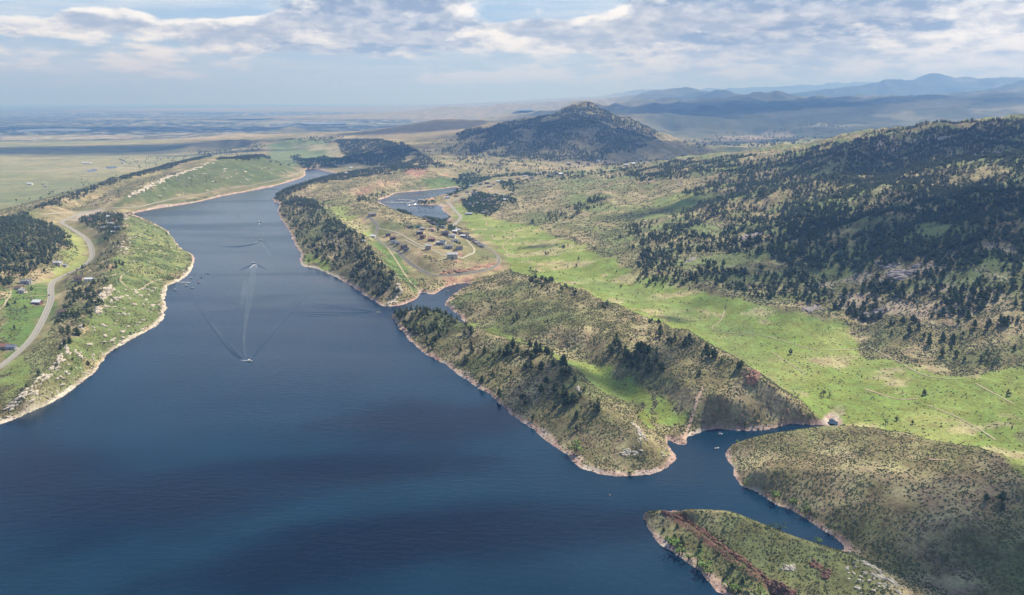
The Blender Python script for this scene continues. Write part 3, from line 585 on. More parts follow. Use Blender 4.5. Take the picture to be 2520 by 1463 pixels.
water('lake_water', LAKES[0]); water('bay_water', LAKES[1]); water('pond_water', LAKES[2], 2.)
def flat_lake(name, P, z):
    q = W0(P, z); q = chaikin(q, 2); c = q.mean(0); V = np.vstack([np.c_[q, np.full(len(q), z)], [[c[0], c[1], z]]]); n = len(q)
    return mesh_obj(name, V, [(i, (i+1) % n, n) for i in range(n)], [mw], kind='structure')
for P, z in (([(30,320),(120,315),(225,317),(222,322),(130,321),(50,324)], -37), ([(735,300),(860,300),(840,305),(745,306)], -36), ([(1265,266),(1330,267),(1320,271),(1268,271)], 0), ([(215,417),(240,414),(238,421),(214,423)], -30),
             ([(258,410),(285,408),(290,413),(262,415)], -30), ([(500,291),(700,289),(640,292)], -38), ([(560,314),(600,313),(590,316)], -37), ([(640,306),(730,305),(720,308)], -37)):
    hz_ = hit([p[0] for p in P], [p[1] for p in P]); flat_lake('distant_lake', P, float(np.max(HEIGHT(hz_[:, 0], hz_[:, 1])))+.4)
POND2W = W0(POND2, 1.2)
q = chaikin(W0(POND2, 2.2), 2); cc = q.mean(0); n = len(q); mesh_obj('pond_water', np.vstack([np.c_[q, np.full(n, 2.2)], [[cc[0], cc[1], 2.2]]]), [(i, (i+1) % n, n) for i in range(n)], [mw], kind='structure')

# ------------------------------------------------------------------ air
md, N = newmat('haze_air')
pv = N.n('ShaderNodeVolumePrincipled', i={'Color': (.175, .37, .85, 1), 'Density': 8.6e-5, 'Anisotropy': .2, 'Absorption Color': (.64, .50, .0, 1)})
N.n('ShaderNodeOutputMaterial', i={'Volume': pv.outputs[0]})
hx, hy0, hy1, hz0, hz1 = 99000., -2500., 99000., -60., 1300.
V = [(x, y, z) for z in (hz0, hz1) for y in (hy0, hy1) for x in (-hx, hx)]
haze = mesh_obj('haze', V, [(0, 2, 3, 1), (4, 5, 7, 6), (0, 1, 5, 4), (2, 6, 7, 3), (0, 4, 6, 2), (1, 3, 7, 5)], [md], kind='stuff')

# ------------------------------------------------------------------ broken clouds overhead (above and outside the frame); they shade lake, hills and plain
mcl, N = newmat('cloud_vapour'); oc = N.n('ShaderNodeTexCoord').outputs['Object']; gp = N.n('ShaderNodeNewGeometry').outputs['Position']
sp_ = N.n('ShaderNodeSeparateXYZ', i={0: oc}); rad = N.m('SQRT', N.m('ADD', N.m('MULTIPLY', sp_.outputs[0], sp_.outputs[0]), N.m('MULTIPLY', sp_.outputs[1], sp_.outputs[1])))
nz = N.noise(oc, 1.9, 4, .55, .3); al = N.ss(N.m('ADD', N.m('SUBTRACT', 1.2, rad), N.m('MULTIPLY', N.m('SUBTRACT', nz, .5), 1.9)), -.05, 1.05, 0., .66)
d = N.n('ShaderNodeBsdfDiffuse', i={'Color': (.9, .9, .92, 1)}); t = N.n('ShaderNodeBsdfTransparent'); tl = N.n('ShaderNodeBsdfTranslucent', i={'Color': (.9, .9, .92, 1)})
dt = N.n('ShaderNodeMixShader', i={0: .5, 1: d.outputs[0], 2: tl.outputs[0]}); mx = N.n('ShaderNodeMixShader', i={0: al, 1: t.outputs[0], 2: dt.outputs[0]}); N.n('ShaderNodeOutputMaterial', i={'Surface': mx.outputs[0]})
def cloud_shape(seed):
    r = np.random.default_rng(seed); nu, nv = 40, 14; V = [(0, 0, .35)]
    for i in range(1, nv):
        th = math.pi*i/nv
        for j in range(nu):
            a = 6.2832*j/nu; x, y, z = math.sin(th)*math.cos(a), math.sin(th)*math.sin(a), math.cos(th); b = 1+.22*perlin(np.array([x*2.2+seed*3]), np.array([y*2.2+z]), seed)[0]
            V.append((x*b*1.2, y*b*1.2, (z*.35 if z > 0 else z*.06)*b*(1+.5*perlin(np.array([x*4.]), np.array([y*4.]), seed+3)[0])))
    V.append((0, 0, -.06)); F = []
    for j in range(nu): F.append((0, 1+j, 1+(j+1) % nu)); e = 1+(nv-2)*nu; F.append((len(V)-1, e+(j+1) % nu, e+j))
    for i in range(nv-2):
        for j in range(nu): a = 1+i*nu+j; b = 1+i*nu+(j+1) % nu; F += [(a, a+nu, b+nu), (a, b+nu, b)]
    return V, F
CS = [mesh_obj('cloud', *cloud_shape(s), [mcl], smooth=True) for s in range(3)]; CM = [o.data for o in CS]
for o in CS: bpy.data.objects.remove(o)
for k, (px, py, rx, ry, rot, alt) in enumerate([(400,1255,130,58,28,1500),(70,1190,95,60,-25,1500),(1010,1060,85,60,15,1450),(880,1170,110,30,5,1450),(1150,1330,130,40,8,1450),(780,1400,110,42,25,1450),(2480,1340,90,75,-30,1500),(2330,1450,70,35,-20,1500),(1330,950,58,40,30,1450),(1555,915,55,34,20,1450),
        (1660,785,22,22,0,1400),(2430,520,360,250,20,1700),(2140,385,300,210,0,1800),(2500,345,320,230,0,1800),(2050,560,140,80,20,1600),(1660,505,160,50,20,1600),(1325,606,40,20,0,1450),
        (1330,320,520,380,0,1900),(200,370,1300,420,0,1900),(60,368,1100,380,10,1900),(560,374,420,90,0,1800),(380,364,900,200,0,1900),(300,316,3500,900,0,2300),(1000,318,1400,500,0,2300),(1650,366,620,300,0,1900),(1900,350,700,300,0,1900),(950,380,420,260,0,1700),(1880,264,2300,1400,0,2600),(1650,262,1800,1200,0,2600)]):
    x, y, z = hit(px, py)[0]; k1 = (alt-z)/math.tan(SUN_EL)
    o = bpy.data.objects.new('cloud', CM[k % 3]); sc.collection.objects.link(o); o['kind'] = 'structure'
    o.location = (x+k1*math.sin(SUN_AZ), y+k1*math.cos(SUN_AZ), alt); o.scale = (rx*1.15, ry*1.15, min(rx, ry)*.8); o.rotation_euler = (0, 0, math.radians(rot))
# ------------------------------------------------------------------ naming
def tag(o, label, cat, group=None):
    o['label'] = label; o['category'] = cat
    if group: o['group'] = group
    return o
def empty(name, loc, rz=0, s=1.):
    o = bpy.data.objects.new(name, None); sc.collection.objects.link(o); o.location = loc; o.rotation_euler = (0, 0, rz); o.scale = (s,)*3; o.empty_display_size = .5
    return o
def part(name, me, parent):
    o = bpy.data.objects.new(name, me); sc.collection.objects.link(o); o.parent = parent; return o
def mesh_data(name, V, F, mats, mi=None, smooth=False):
    o = mesh_obj(name, V, F, mats, mi, smooth); me = o.data; bpy.data.objects.remove(o); return me
def copy_tree(o, loc, rz, s=1., parent=None):
    c = o.copy(); sc.collection.objects.link(c); c.parent = parent
    if parent is None: c.location = loc; c.rotation_euler = (0, 0, rz); c.scale = (s,)*3
    for ch in KIDS.get(o.name, ()): copy_tree(ch, None, None, 1., c)
    return c
KIDS = {}
def index_kids(root):
    for ch in root.children: KIDS.setdefault(root.name, []).append(ch); index_kids(ch)

# ------------------------------------------------------------------ trees
def foliage_mat(name, a, b, c):
    m, N = newmat(name); g = N.n('ShaderNodeNewGeometry').outputs['Position']
    k = N.ss(N.noise(g, .11, 3, .6), .3, .7); k2 = N.ss(N.noise(g, .9, 3, .6), .3, .7)
    cc = N.mix(k, a, b); cc = N.mix(N.m('MULTIPLY', k2, .5), cc, c)
    p = N.n('ShaderNodeBsdfPrincipled', i={'Base Color': cc, 'Roughness': .8, 'Specular IOR Level': .2})
    N.n('ShaderNodeOutputMaterial', i={'Surface': p.outputs[0]}); return m
M_PINE = foliage_mat('pine_needles', (.052, .076, .028), (.082, .108, .040), (.13, .14, .06))
M_LEAF = foliage_mat('broad_leaves', (.11, .19, .035), (.16, .25, .05), (.23, .31, .09))
M_LEAFD = foliage_mat('dark_leaves', (.045, .085, .028), (.065, .11, .035), (.10, .15, .05))
M_BARK = simple_mat('bark', (.11, .075, .05), .9)
M_SAGE = foliage_mat('sage_twigs', (.085, .10, .040), (.125, .14, .058), (.18, .175, .085))
OCT = np.array([(1, 0, 0), (0, 1, 0), (-1, 0, 0), (0, -1, 0), (0, 0, 1), (0, 0, -1)], float)
OF = np.array([(0, 1, 4), (1, 2, 4), (2, 3, 4), (3, 0, 4), (1, 0, 5), (2, 1, 5), (3, 2, 5), (0, 3, 5)])
def clump(r, c, rad, flat=.7, jag=.45):
    q = OCT*(1+r.uniform(-jag, jag, (6, 1))); a = r.uniform(0, 6.28); ca, sa = math.cos(a), math.sin(a)
    t = r.normal(0, .25, (3,)); q = np.stack([q[:, 0]*ca-q[:, 1]*sa, q[:, 0]*sa+q[:, 1]*ca, q[:, 2]*flat+q[:, 0]*t[0]+q[:, 1]*t[1]], -1)
    return q*rad+np.asarray(c)
def taper(z0, z1, r0, r1, n=5, lean=(0, 0)):
    V = []; 
    for z, rr in ((z0, r0), ((z0+z1)/2, (r0+r1)/2), (z1, r1)):
        for k in range(n): V.append((rr*math.cos(6.283*k/n)+lean[0]*z, rr*math.sin(6.283*k/n)+lean[1]*z, z))
    F = []
    for l in range(2):
        for k in range(n):
            a = l*n+k; b = l*n+(k+1) % n; F += [(a, b, b+n), (a, b+n, a+n)]
    return np.array(V), np.array(F)
def pine_shape(seed, nc, wid=.26):
    r = np.random.default_rng(seed); V = []; F = []; k = 0; lean = r.normal(0, .03, 2)
    gap = r.uniform(0, 6.28)
    for i in range(nc):
        z = .16+.80*(i+.5)/nc; env = wid*(1-z)**.62*(.55+.9*min(1, (z-.08)/.25))*r.uniform(.7, 1.2)
        a = i*2.4+r.uniform(-.5, .5); off = env*r.uniform(.25, .8) if z < .88 else 0
        V.append(clump(r, (off*math.cos(a)+lean[0]*z, off*math.sin(a)+lean[1]*z, z), max(.045, env*.72), .75)); F.append(OF+k); k += 6
    V = np.vstack(V); F = np.vstack(F); tv, tf = taper(-.06, .8, .028, .008, 4 if nc < 9 else 6, lean)
    return V, F, tv, tf
def broad_shape(seed, nc, wid=.42, spray=0):
    r = np.random.default_rng(seed); V = []; F = []; k = 0
    lobes = [(r.normal(0, .16, 3)+(0, 0, .58), r.uniform(.2, .32)) for _ in range(5)]
    for i in range(nc):
        c, R = lobes[i % 5]; d = r.normal(0, 1, 3); d /= np.linalg.norm(d); p = c+d*R*r.uniform(.55, 1.05); p[2] = max(.16, p[2])
        V.append(clump(r, p, r.uniform(.5, 1.)*wid*(.26 if nc > 30 else .42), .75)); F.append(OF+k); k += 6
    for i in range(spray):
        c, R = lobes[i % 5]; d = r.normal(0, 1, 3); d /= np.linalg.norm(d); p = c+d*R*r.uniform(.9, 1.35); s = r.uniform(.02, .045)
        e1 = r.normal(0, 1, 3)*s; e2 = r.normal(0, 1, 3)*s; V.append(np.array([p, p+e1, p+e2])); F.append(np.array([[k, k+1, k+2]])); k += 3
    tv, tf = taper(-.05, .6, .045, .018, 6); tvs = [tv]; tfs = [tf]; n = len(tv)
    for (c, R) in lobes:                               # limbs
        b = np.array([0, 0, .25]); s = np.array([.016, 0, 0]); t = np.array([0, .016, 0]); q = np.array([b+s, b-s, b+t, c]); tvs.append(q); tfs.append(np.array([(0, 1, 3), (1, 2, 3), (2, 0, 3)])+n); n += 4
    return np.vstack(V), np.vstack(F), np.vstack(tvs), np.vstack(tfs)
def scatter(P, dens, thr=None, lam=60., seed=0, margin=3., world=None):
    q = region(P) if world is None else world; x0, y0 = q.min(0); x1, y1 = q.max(0); r = np.random.default_rng(seed+11)
    n = int((x1-x0)*(y1-y0)*dens*1.75/1e4); x = r.uniform(x0, x1, n); y = r.uniform(y0, y1, n); wob = lam*.25
    m = in_poly(x+wob*fbm(x/lam, y/lam, 3, seed), y+wob*fbm(x/lam+5, y/lam, 3, seed+1), q) & (np.arctan2(np.abs(x), y) < .95) & (np.hypot(x, y) > 300)
    x, y = x[m], y[m]
    if thr is not None: k = fbm(x/lam, y/lam, 3, seed+4)+r.uniform(-.18, .18, len(x)) > thr; x, y = x[k], y[k]
    k = (SD(x, y) > margin) & (samp(RM, np.arctan2(x, y), np.log(np.hypot(x, y))) < .25) if True else 0
    return np.stack([x[k], y[k], HEIGHT(x[k], y[k])], -1)
FORESTS = [  # frame polygon, trees per hectare, clumping, size, what the label says
 ([(-60,545),(60,533),(120,552),(165,572),(172,600),(110,650),(40,690),(-60,740)], 120, -.5, 40, 8, 'in the dense wood left of the winding road'),
 ([(172,545),(240,526),(300,524),(304,560),(285,590),(240,604),(200,578)], 110, -.2, 30, 7.5, 'around the houses at the top of the left peninsula'),
 ([(190,700),(262,692),(245,755),(205,830),(150,860),(138,790),(165,720)], 95, .0, 28, 7.5, 'beside the pale rock ribs of the left peninsula'),
 ([(60,900),(160,850),(260,870),(190,930),(100,980),(20,1010)], 14, .1, 40, 6.5, 'on the shore slope of the left peninsula'),
 ([(130,560),(230,590),(230,660),(120,700),(60,760),(20,850),(20,740),(100,690)], 26, .1, 40, 6.5, 'in the fields beside the winding road'),
 ([(200,600),(320,560),(300,650),(250,700),(170,700)], 26, .1, 35, 6.5, 'on the crest of the left peninsula'),
 ([(-40,548),(40,527),(120,498),(224,458),(298,436),(403,408),(466,391),(520,380),(520,386),(403,420),(298,448),(224,472),(120,510),(40,541),(-40,565)], 110, -.35, 40, 8, 'on the outer ridge above the plain'),
 ([(535,392),(580,384),(640,380),(665,388),(640,392),(580,396)], 90, -.5, 40, 9, 'on the top of the grassy ridge across the lake'),
 ([(672,490),(749,487),(790,513),(825,542),(850,562),(885,577),(905,606),(925,637),(950,660),(982,690),(984,735),(935,750),(880,706),(840,672),(812,655),(790,640),(760,612),(725,585),(700,545),(684,515)], 52, -.15, 40, 8.5, 'on the wooded slope of the middle peninsula'),
 ([(800,545),(830,540),(850,562),(885,577),(905,606),(925,637),(950,660),(982,690),(984,725),(950,710),(920,680),(880,640),(850,600),(820,570)], 48, -.2, 40, 9, 'along the crest of the middle peninsula'),
 ([(690,500),(720,480),(770,490),(800,520),(790,530),(740,510)], 80, -.3, 45, 9, 'on the wooded slope of the middle peninsula'),
 ([(668,489),(689,470),(737,455),(779,442),(819,432),(900,418),(990,410),(1045,408),(1052,418),(990,424),(900,434),(819,445),(760,458),(720,474),(700,492)], 85, -.3, 50, 9, 'on the dark point at the narrows'),
 ([(880,485),(930,474),(1000,470),(1010,480),(940,490),(880,500)], 50, -.1, 40, 8, 'above the marina bay'),
 ([(825,345),(888,343),(991,352),(1021,370),(1051,386),(1095,410),(1050,412),(980,414),(900,406),(860,404),(845,380)], 90, -.25, 70, 9.5, 'on the dark hills beyond the narrows'),
 ([(965,775),(1000,760),(1080,763),(1135,790),(1120,822),(1050,835),(1000,812)], 95, -.3, 30, 7.5, 'at the far tip of the near ridge'),
 ([(1000,815),(1160,803),(1262,845),(1320,862),(1260,890),(1120,885),(1040,862)], 55, -.05, 30, 7, 'on the slope of the near ridge'),
 ([(1240,843),(1320,856),(1375,886),(1412,915),(1440,955),(1462,985),(1505,1008),(1500,1022),(1400,1010),(1345,960),(1310,915),(1240,880)], 100, -.25, 26, 8, 'along the crest of the near ridge'),
 ([(1100,890),(1300,900),(1400,1000),(1480,1040),(1400,1080),(1280,1010)], 24, .0, 30, 7, 'on the lake slope of the near ridge'),
 ([(1280,688),(1310,680),(1420,710),(1420,726),(1340,712)], 60, -.2, 25, 7, 'on the crest of the broad hill'),
 ([(1410,715),(1520,758),(1612,792),(1700,830),(1640,820),(1500,775)], 34, .0, 25, 7, 'on the crest of the broad hill'),
 ([(1490,845),(1560,835),(1620,870),(1640,905),(1610,935),(1530,900)], 150, -.4, 22, 8, 'in the dark clump on the side of the broad hill'),
 ([(1590,800),(1700,835),(1830,900),(1855,925),(1790,915),(1640,850)], 70, .0, 22, 7.5, 'on the crest of the broad hill'),
 ([(1170,755),(1300,770),(1420,800),(1400,830),(1250,800)], 18, .0, 25, 6.5, 'on the side of the broad hill'),
 ([(1650,900),(1800,960),(1700,960)], 14, .0, 25, 6.5, 'on the side of the broad hill'),
 ([(2300,1175),(2400,1150),(2540,1210),(2540,1290),(2420,1240)], 50, -.1, 22, 8, 'along the shaded top of the right hill'),
 ([(2120,1080),(2300,1090),(2260,1180),(2140,1150)], 12, .1, 25, 6.5, 'on the back of the right hill'),
 ([(2000,1180),(2300,1200),(2200,1340),(2080,1280)], 6, .0, 25, 6, 'on the side of the right hill'),
 ([(1560,690),(1570,600),(1700,510),(1850,430),(2000,365),(2520,295),(2700,290),(3050,312),(3050,640),(2540,730),(2350,780),(2150,790),(2000,745),(1850,725),(1700,695)], 66, -.12, 90, 8.5, 'on the forested slope of the right mountain'),
 ([(1900,620),(1950,470),(2100,420),(2620,370),(3050,370),(3050,600),(2620,660),(2300,650),(2100,680)], 66, -.22, 130, 9.5, 'in the thick forest of the right mountain'),
 ([(1685,470),(1850,400),(2000,362),(2310,312),(2620,288),(3050,312),(3050,390),(2000,450),(1850,500),(1750,520)], 40, -.3, 110, 9.5, 'near the skyline of the right mountain'),
 ([(1305,548),(1400,505),(1480,478),(1510,490),(1400,545)], 60, -.1, 60, 9, 'in the gully above the green valley'),
 ([(1545,420),(1700,398),(1860,380),(1860,430),(1700,440),(1560,450)], 60, -.2, 80, 9, 'near the skyline of the right mountain'),
 ([(2130,690),(2540,700),(2540,880),(2380,900),(2180,830)], 34, .0, 60, 8.5, 'at the foot of the right mountain'),
 ([(1300,560),(1560,640),(1700,700),(1850,745),(1700,760),(1450,690),(1330,630)], 2.5, .1, 60, 6, 'at the edge of the green valley'),
 ([(1700,760),(2000,790),(2000,960),(1880,880)], 2.2, .0, 50, 6, 'alone in the green valley'),
 ([(2100,960),(2500,960),(2500,1080),(2200,1040)], 6, .0, 50, 5.5, 'along the creek in the green valley'),
 ([(1120,330),(1400,262),(1470,262),(1620,335),(1560,392),(1400,398),(1250,392),(1150,372)], 75, -.3, 150, 9.5, 'on the far peak'),
 ([(1130,335),(1250,395),(1600,395),(1720,392),(1650,432),(1300,440),(1140,430),(1060,400),(1040,365)], 13, .05, 120, 9.5, 'on the lower slopes of the far peak'),
 ([(1560,312),(1800,300),(2100,300),(2000,350),(1750,372),(1650,350)], 3, .15, 300, 14, 'in the far basin'),
 ([(450,372),(600,345),(660,352),(600,380),(520,384)], 12, .0, 120, 9, 'on the ridge above the plain'),
 ([(680,350),(830,335),(900,345),(830,350),(700,356)], 22, .0, 200, 10, 'on the dark hills beyond the narrows'),
 ([(1500,560),(1700,540),(1720,600),(1640,640),(1540,640)], 26, .0, 60, 8.5, 'on the lower slope of the right mountain'),
]
PT = []; LBL = []
for k, (P, dn, thr, lam, hh, txt) in enumerate(FORESTS):
    q = scatter(P, dn, thr, lam, 300+k*7); r = np.random.default_rng(k)
    s = hh*(.42+.95*r.uniform(0, 1, len(q))**.8); PT.append(np.c_[q, s, np.full(len(q), k)])
PT = np.vstack(PT)
def in_frame(x, y, z):
    dep = y*CP-(z-CAMH)*SP; up = y*SP+(z-CAMH)*CP
    return 1260+FPX*x/dep, 731.5-FPX*up/dep, dep
fx, fy, dep = in_frame(PT[:, 0], PT[:, 1], PT[:, 2]); app = PT[:, 3]/dep*((fx > 5) & (fx < 2515) & (fy < 1450))
# is a tree's foot in view at all (not behind a crest)
def seen(x, y, z, lift=5.):
    v = np.ones(len(x), bool)
    for t in np.linspace(.45, .985, 60): v &= (CAMH+(z+lift-CAMH)*t) > HEIGHT(x*t, y*t)-1.
    return v
cand = np.argsort(-app)[:1500]; cand = cand[seen(PT[cand, 0], PT[cand, 1], PT[cand, 2])][:295]
single = np.zeros(len(PT), bool); single[cand] = True
print('trees', len(PT))
PINES = []
for s in range(5):
    V, F, tv, tf = pine_shape(50+s, 20, .27+.02*s); PINES.append((mesh_data('pine_crown', V, F, [M_PINE]), mesh_data('pine_trunk', tv, tf, [M_BARK])))
for i in cand:
    x, y, z, s, k = PT[i]; a, b = PINES[i % 5]; o = empty('pine_tree', (x, y, z), random.uniform(0, 6.28), s)
    part('trunk', b, o); part('crown', a, o)
    tag(o, 'dark green pine '+FORESTS[int(k)][5], 'tree', 'pines '+FORESTS[int(k)][5])
def merged(name, pts, shapes, mats, kind='stuff', widen=1.):
    """many small plants that nobody could tell apart, as one mesh"""
    VV, FF, MI = [], [], []; off = 0; r = np.random.default_rng(99)
    for s, (V, F, tv, tf) in enumerate(shapes):
        q = pts[s::len(shapes)]
        if not len(q): continue
        Va = np.vstack([V, tv]); Fa = np.vstack([F, tf+len(V)]); m = np.r_[np.zeros(len(F)), np.ones(len(tf))]
        a = r.uniform(0, 6.28, len(q)); c, sn = np.cos(a)[:, None]*q[:, 3:4]*widen, np.sin(a)[:, None]*q[:, 3:4]*widen
        X = Va[:, 0]*c-Va[:, 1]*sn+q[:, 0:1]; Y = Va[:, 0]*sn+Va[:, 1]*c+q[:, 1:2]; Z = Va[:, 2]*q[:, 3:4]+q[:, 2:3]
        VV.append(np.stack([X, Y, Z], -1).reshape(-1, 3)); FF.append((Fa[None]+(np.arange(len(q))*len(Va))[:, None, None]).reshape(-1, 3)+off); MI.append(np.tile(m, len(q)))
        off += len(q)*len(Va)
    return mesh_obj(name, np.vstack(VV), np.vstack(FF), mats, np.concatenate(MI), kind=kind)
rest = PT[~single]; rr_ = np.hypot(rest[:, 0], rest[:, 1])
nearT = rest[rr_ < 1700]; farT = rest[rr_ >= 1700]
hi = [pine_shape(70+s, 12, .29) for s in range(6)]; lo = [pine_shape(80+s, 5, .34) for s in range(6)]
pad = len(hi[0][0])
allr = np.vstack([nearT, farT])
def forest(name, groups, mats):
    VV, FF, MI = [], [], []; off = 0
    for pts, shapes in groups:
        o = merged('t', pts, shapes, mats); me = o.data; nv, nf = len(me.vertices), len(me.polygons)
        v = np.empty(nv*3, np.float32); me.vertices.foreach_get('co', v); f = np.empty(nf*3, np.int32); me.loops.foreach_get('vertex_index', f); mi = np.empty(nf, np.int32); me.polygons.foreach_get('material_index', mi)
        VV.append(v.reshape(-1, 3)); FF.append(f.reshape(-1, 3)+off); MI.append(mi); off += nv; bpy.data.objects.remove(o); bpy.data.meshes.remove(me)
    return mesh_obj(name, np.vstack(VV), np.vstack(FF), mats, np.concatenate(MI), kind='stuff')
fo = forest('pine_forest', [(nearT, hi), (farT, lo)], [M_PINE, M_BARK])
tag(fo, 'dark pine woods covering the ridges and the right mountain', 'forest')

# broad-leaved trees: along the shores, round the bay and in the village
DEC = [ ([(1095,468),(1180,448),(1260,438),(1270,500),(1190,535),(1110,505)], 60, -.12, 8.5, 'scattered through the bay village', 1),
  ([(945,575),(1010,555),(1070,562),(1135,590),(1125,625),(1060,612),(1000,622),(960,600)], 22, .0, 6.5, 'among the houses of the hillside settlement', 1),
  ([(1210,440),(1300,430),(1310,450),(1240,480),(1200,500)], 16, .0, 8, 'scattered right of the bay village', 1), # frame polygon, count per ha, size, text, dark
 ([(1105,475),(1180,450),(1240,446),(1240,470),(1220,510),(1150,525),(1110,500),(1130,480)], 60, -.12, 9, 'in the village beside the marina bay', 1),
 ([(1110,440),(1170,440),(1300,425),(1320,435),(1200,452),(1130,456)], 60, -.3, 9.5, 'behind the head of the marina bay', 1),
 ([(1030,497),(1095,497),(1092,505),(1030,504)], 90, -.4, 7, 'on the spit in the marina bay', 1),
 ([(1092,500),(1110,520),(1112,538),(1100,540),(1088,522)], 130, -.5, 8, 'at the shore of the marina bay', 1),
 ([(1038,534),(1100,536),(1140,575),(1180,600),(1210,615),(1190,615),(1120,578),(1060,548)], 90, -.5, 9, 'among the houses along the valley road', 1),
 ([(976,514),(1010,524),(1010,530),(980,520)], 80, -.4, 8, 'on the near shore of the marina bay', 1),
 ([(735,395),(800,385),(880,398),(860,412),(780,412),(740,415)], 60, -.3, 10, 'at the far end of the lake', 1),
 ([(715,385),(740,380),(745,400),(725,400)], 30, -.2, 9, 'at the far end of the lake', 1),
 ([(722,590),(745,620),(752,650),(770,656),(760,640),(738,600)], 60, -.2, 7, 'on the shore below the wooded slope', 0),
 ([(1940,1032),(2020,1026),(2032,1036),(2010,1043),(1945,1043)], 90, -.3, 5.5, 'at the head of the cove', 1),
 ([(2020,960),(2050,975),(2040,990),(2015,980)], 60, -.3, 6, 'by the little creek', 1),
 ([(2160,1030),(2220,1035),(2280,1035),(2240,1055),(2180,1052)], 30, -.1, 5, 'at the foot of the right hill', 1),
 ([(1530,980),(1560,1000),(1600,1040),(1580,1050),(1540,1010)], 40, -.1, 4, 'in the grassy hollow', 1),
 ([(2400,870),(2480,880),(2460,930),(2400,920)], 60, -.3, 8, 'in the gully at the right edge', 1),
 ([(2090,760),(2130,780),(2130,850),(2100,830)], 30, -.1, 5, 'in the gully of the valley', 1),
 ([(1320,560),(1480,610),(1500,640),(1380,610)], 10, .0, 5, 'in the valley', 1),
 ([(1277,664),(1310,664),(1325,672),(1300,674)], 90, -.5, 6, 'by the little pond in the valley', 1),
 ([(640,404),(730,400),(745,410),(700,408)], 20, 0, 8, 'above the far shore road', 1),
 ([(290,385),(470,385),(440,400),(300,402)], 1.5, -.2, 9, 'on the plain', 1), ([(60,455),(300,430),(150,500),(20,510)], .6, -.2, 8, 'on the plain', 1),
 ([(1130,432),(1180,415),(1190,430),(1150,445)], 30, -.2, 10, 'behind the head of the marina bay', 1), ([(1320,430),(1700,395),(1690,410),(1500,425),(1380,445)], 9, .0, 9, 'among the houses below the far peak', 1),
 ([(400,680),(415,695),(450,692),(440,680)], 60, -.3, 6, 'at the jetty of the left peninsula', 0), ([(385,560),(430,590),(470,625),(455,622),(420,590)], 16, -.1, 5, 'on the shore slope of the left peninsula', 1),
]
D = []
for k, (P, dn, thr, hh, txt, dk) in enumerate(DEC):
    q = scatter(P, dn, thr, 35., 900+k*5, margin=.5); r = np.random.default_rng(k+50)
    D.append(np.c_[q, hh*r.uniform(.6, 1.2, len(q)), np.full(len(q), k), np.full(len(q), dk)])
D = np.vstack(D); print('broad', len(D))
BRO = []
for s in range(4):
    V, F, tv, tf = broad_shape(20+s, 34, .42, 40); BRO.append([(mesh_data('leaf_crown', V, F, [m]), mesh_data('tree_trunk', tv, tf, [M_BARK])) for m in (M_LEAF, M_LEAFD)])
fx, fy, dp = in_frame(D[:, 0], D[:, 1], D[:, 2]); ap = D[:, 3]/dp*((fx > 0) & (fx < 2520)); o_ = np.argsort(-ap)[:500]; o_ = o_[seen(D[o_, 0], D[o_, 1], D[o_, 2], 3.)][:230]
sg = np.zeros(len(D), bool); sg[o_] = True
def broad(x, y, z, s, v, dk, label, group=None, sx=1.):
    c, t = BRO[v % 4][dk]; o = empty('broadleaf_tree', (x, y, z), random.uniform(0, 6.28), s); o.scale = (s*sx, s*sx, s); part('trunk', t, o); part('crown', c, o)
    return tag(o, label, 'tree', group)
for i in o_:
    x, y, z, s, k, dk = D[i]; t = DEC[int(k)][4]
    broad(x, y, z, s, i, int(dk), 'rounded leafy tree '+t, 'leafy trees '+t)
dr = D[~sg]
if len(dr):
    fo2 = merged('broadleaf_woods', dr, [broad_shape(40+s, 12, .6) for s in range(5)], [M_LEAFD, M_BARK]); tag(fo2, 'leafy green trees massed round the bay and along the creeks', 'woods')
NEARB = [((1418,1112),9,0,'large bright green tree leaning over the shore of the near ridge'),((1553,1168),4.5,0,'small pale green bush tree on the tip of the near ridge'),
 ((1668,1352),7,0,'pale green tree on the shore of the corner peninsula, nearest its tip'),((1646,1336),4,0,'low pale shrub tree left of the others on the corner peninsula shore'),
 ((1672,1365),6,0,'green tree just below the palest one on the corner peninsula'),((1690,1378),4.5,0,'small tree between two larger ones on the corner peninsula shore'),
 ((1712,1392),7,0,'big green tree midway along the corner peninsula shore'),((1728,1408),6,0,'broad green tree right of the midway one on the corner peninsula'),((1742,1414),5,0,'bushy green tree where the stony beach of the corner peninsula begins'),
 ((1793,1448),5,0,'green tree beside the stony beach at the bottom edge'),((1815,1456),4.5,0,'leafy tree second from the beach at the bottom edge'),((1838,1452),3.5,1,'small dark leafy tree above the beach at the bottom edge'),((1872,1462),4.5,0,'bright leafy tree farthest right at the bottom edge'),
 ((1828,1401),3,0,'lone light green shrub tree in front of the red cliff'),
 ((1835,1192),5,0,'bright green tree farthest up the channel shore of the right hill'),((1902,1232),6,0,'tall green tree second along the channel shore of the right hill'),((1934,1256),4.5,0,'round green tree third along the channel shore of the right hill'),
 ((1972,1272),5,0,'wide green tree fourth along the channel shore of the right hill'),((1982,1277),4,1,'darker tree touching the fourth one on the channel shore'),((2036,1305),3.5,1,'small dark tree near the end of the channel'),
 ((1799,1093),3.5,0,'small light green tree at the cove corner of the right hill'),((1918,1306),4.5,1,'green tree behind the crest of the corner peninsula'),((1895,1298),3,1,'small tree left behind the crest of the corner peninsula'),((2012,1338),4,0,'green tree at the end of the channel behind the crest'),
 ((732,595),8,0,'round tree at the water under the wooded slope'),((470,640),4,1,'dark tree near the tan point of the left peninsula'),((1832,1052),3.5,1,'bushy tree on the north shore of the cove'),((1925,1046),3,1,'small bush on the north shore of the cove')]
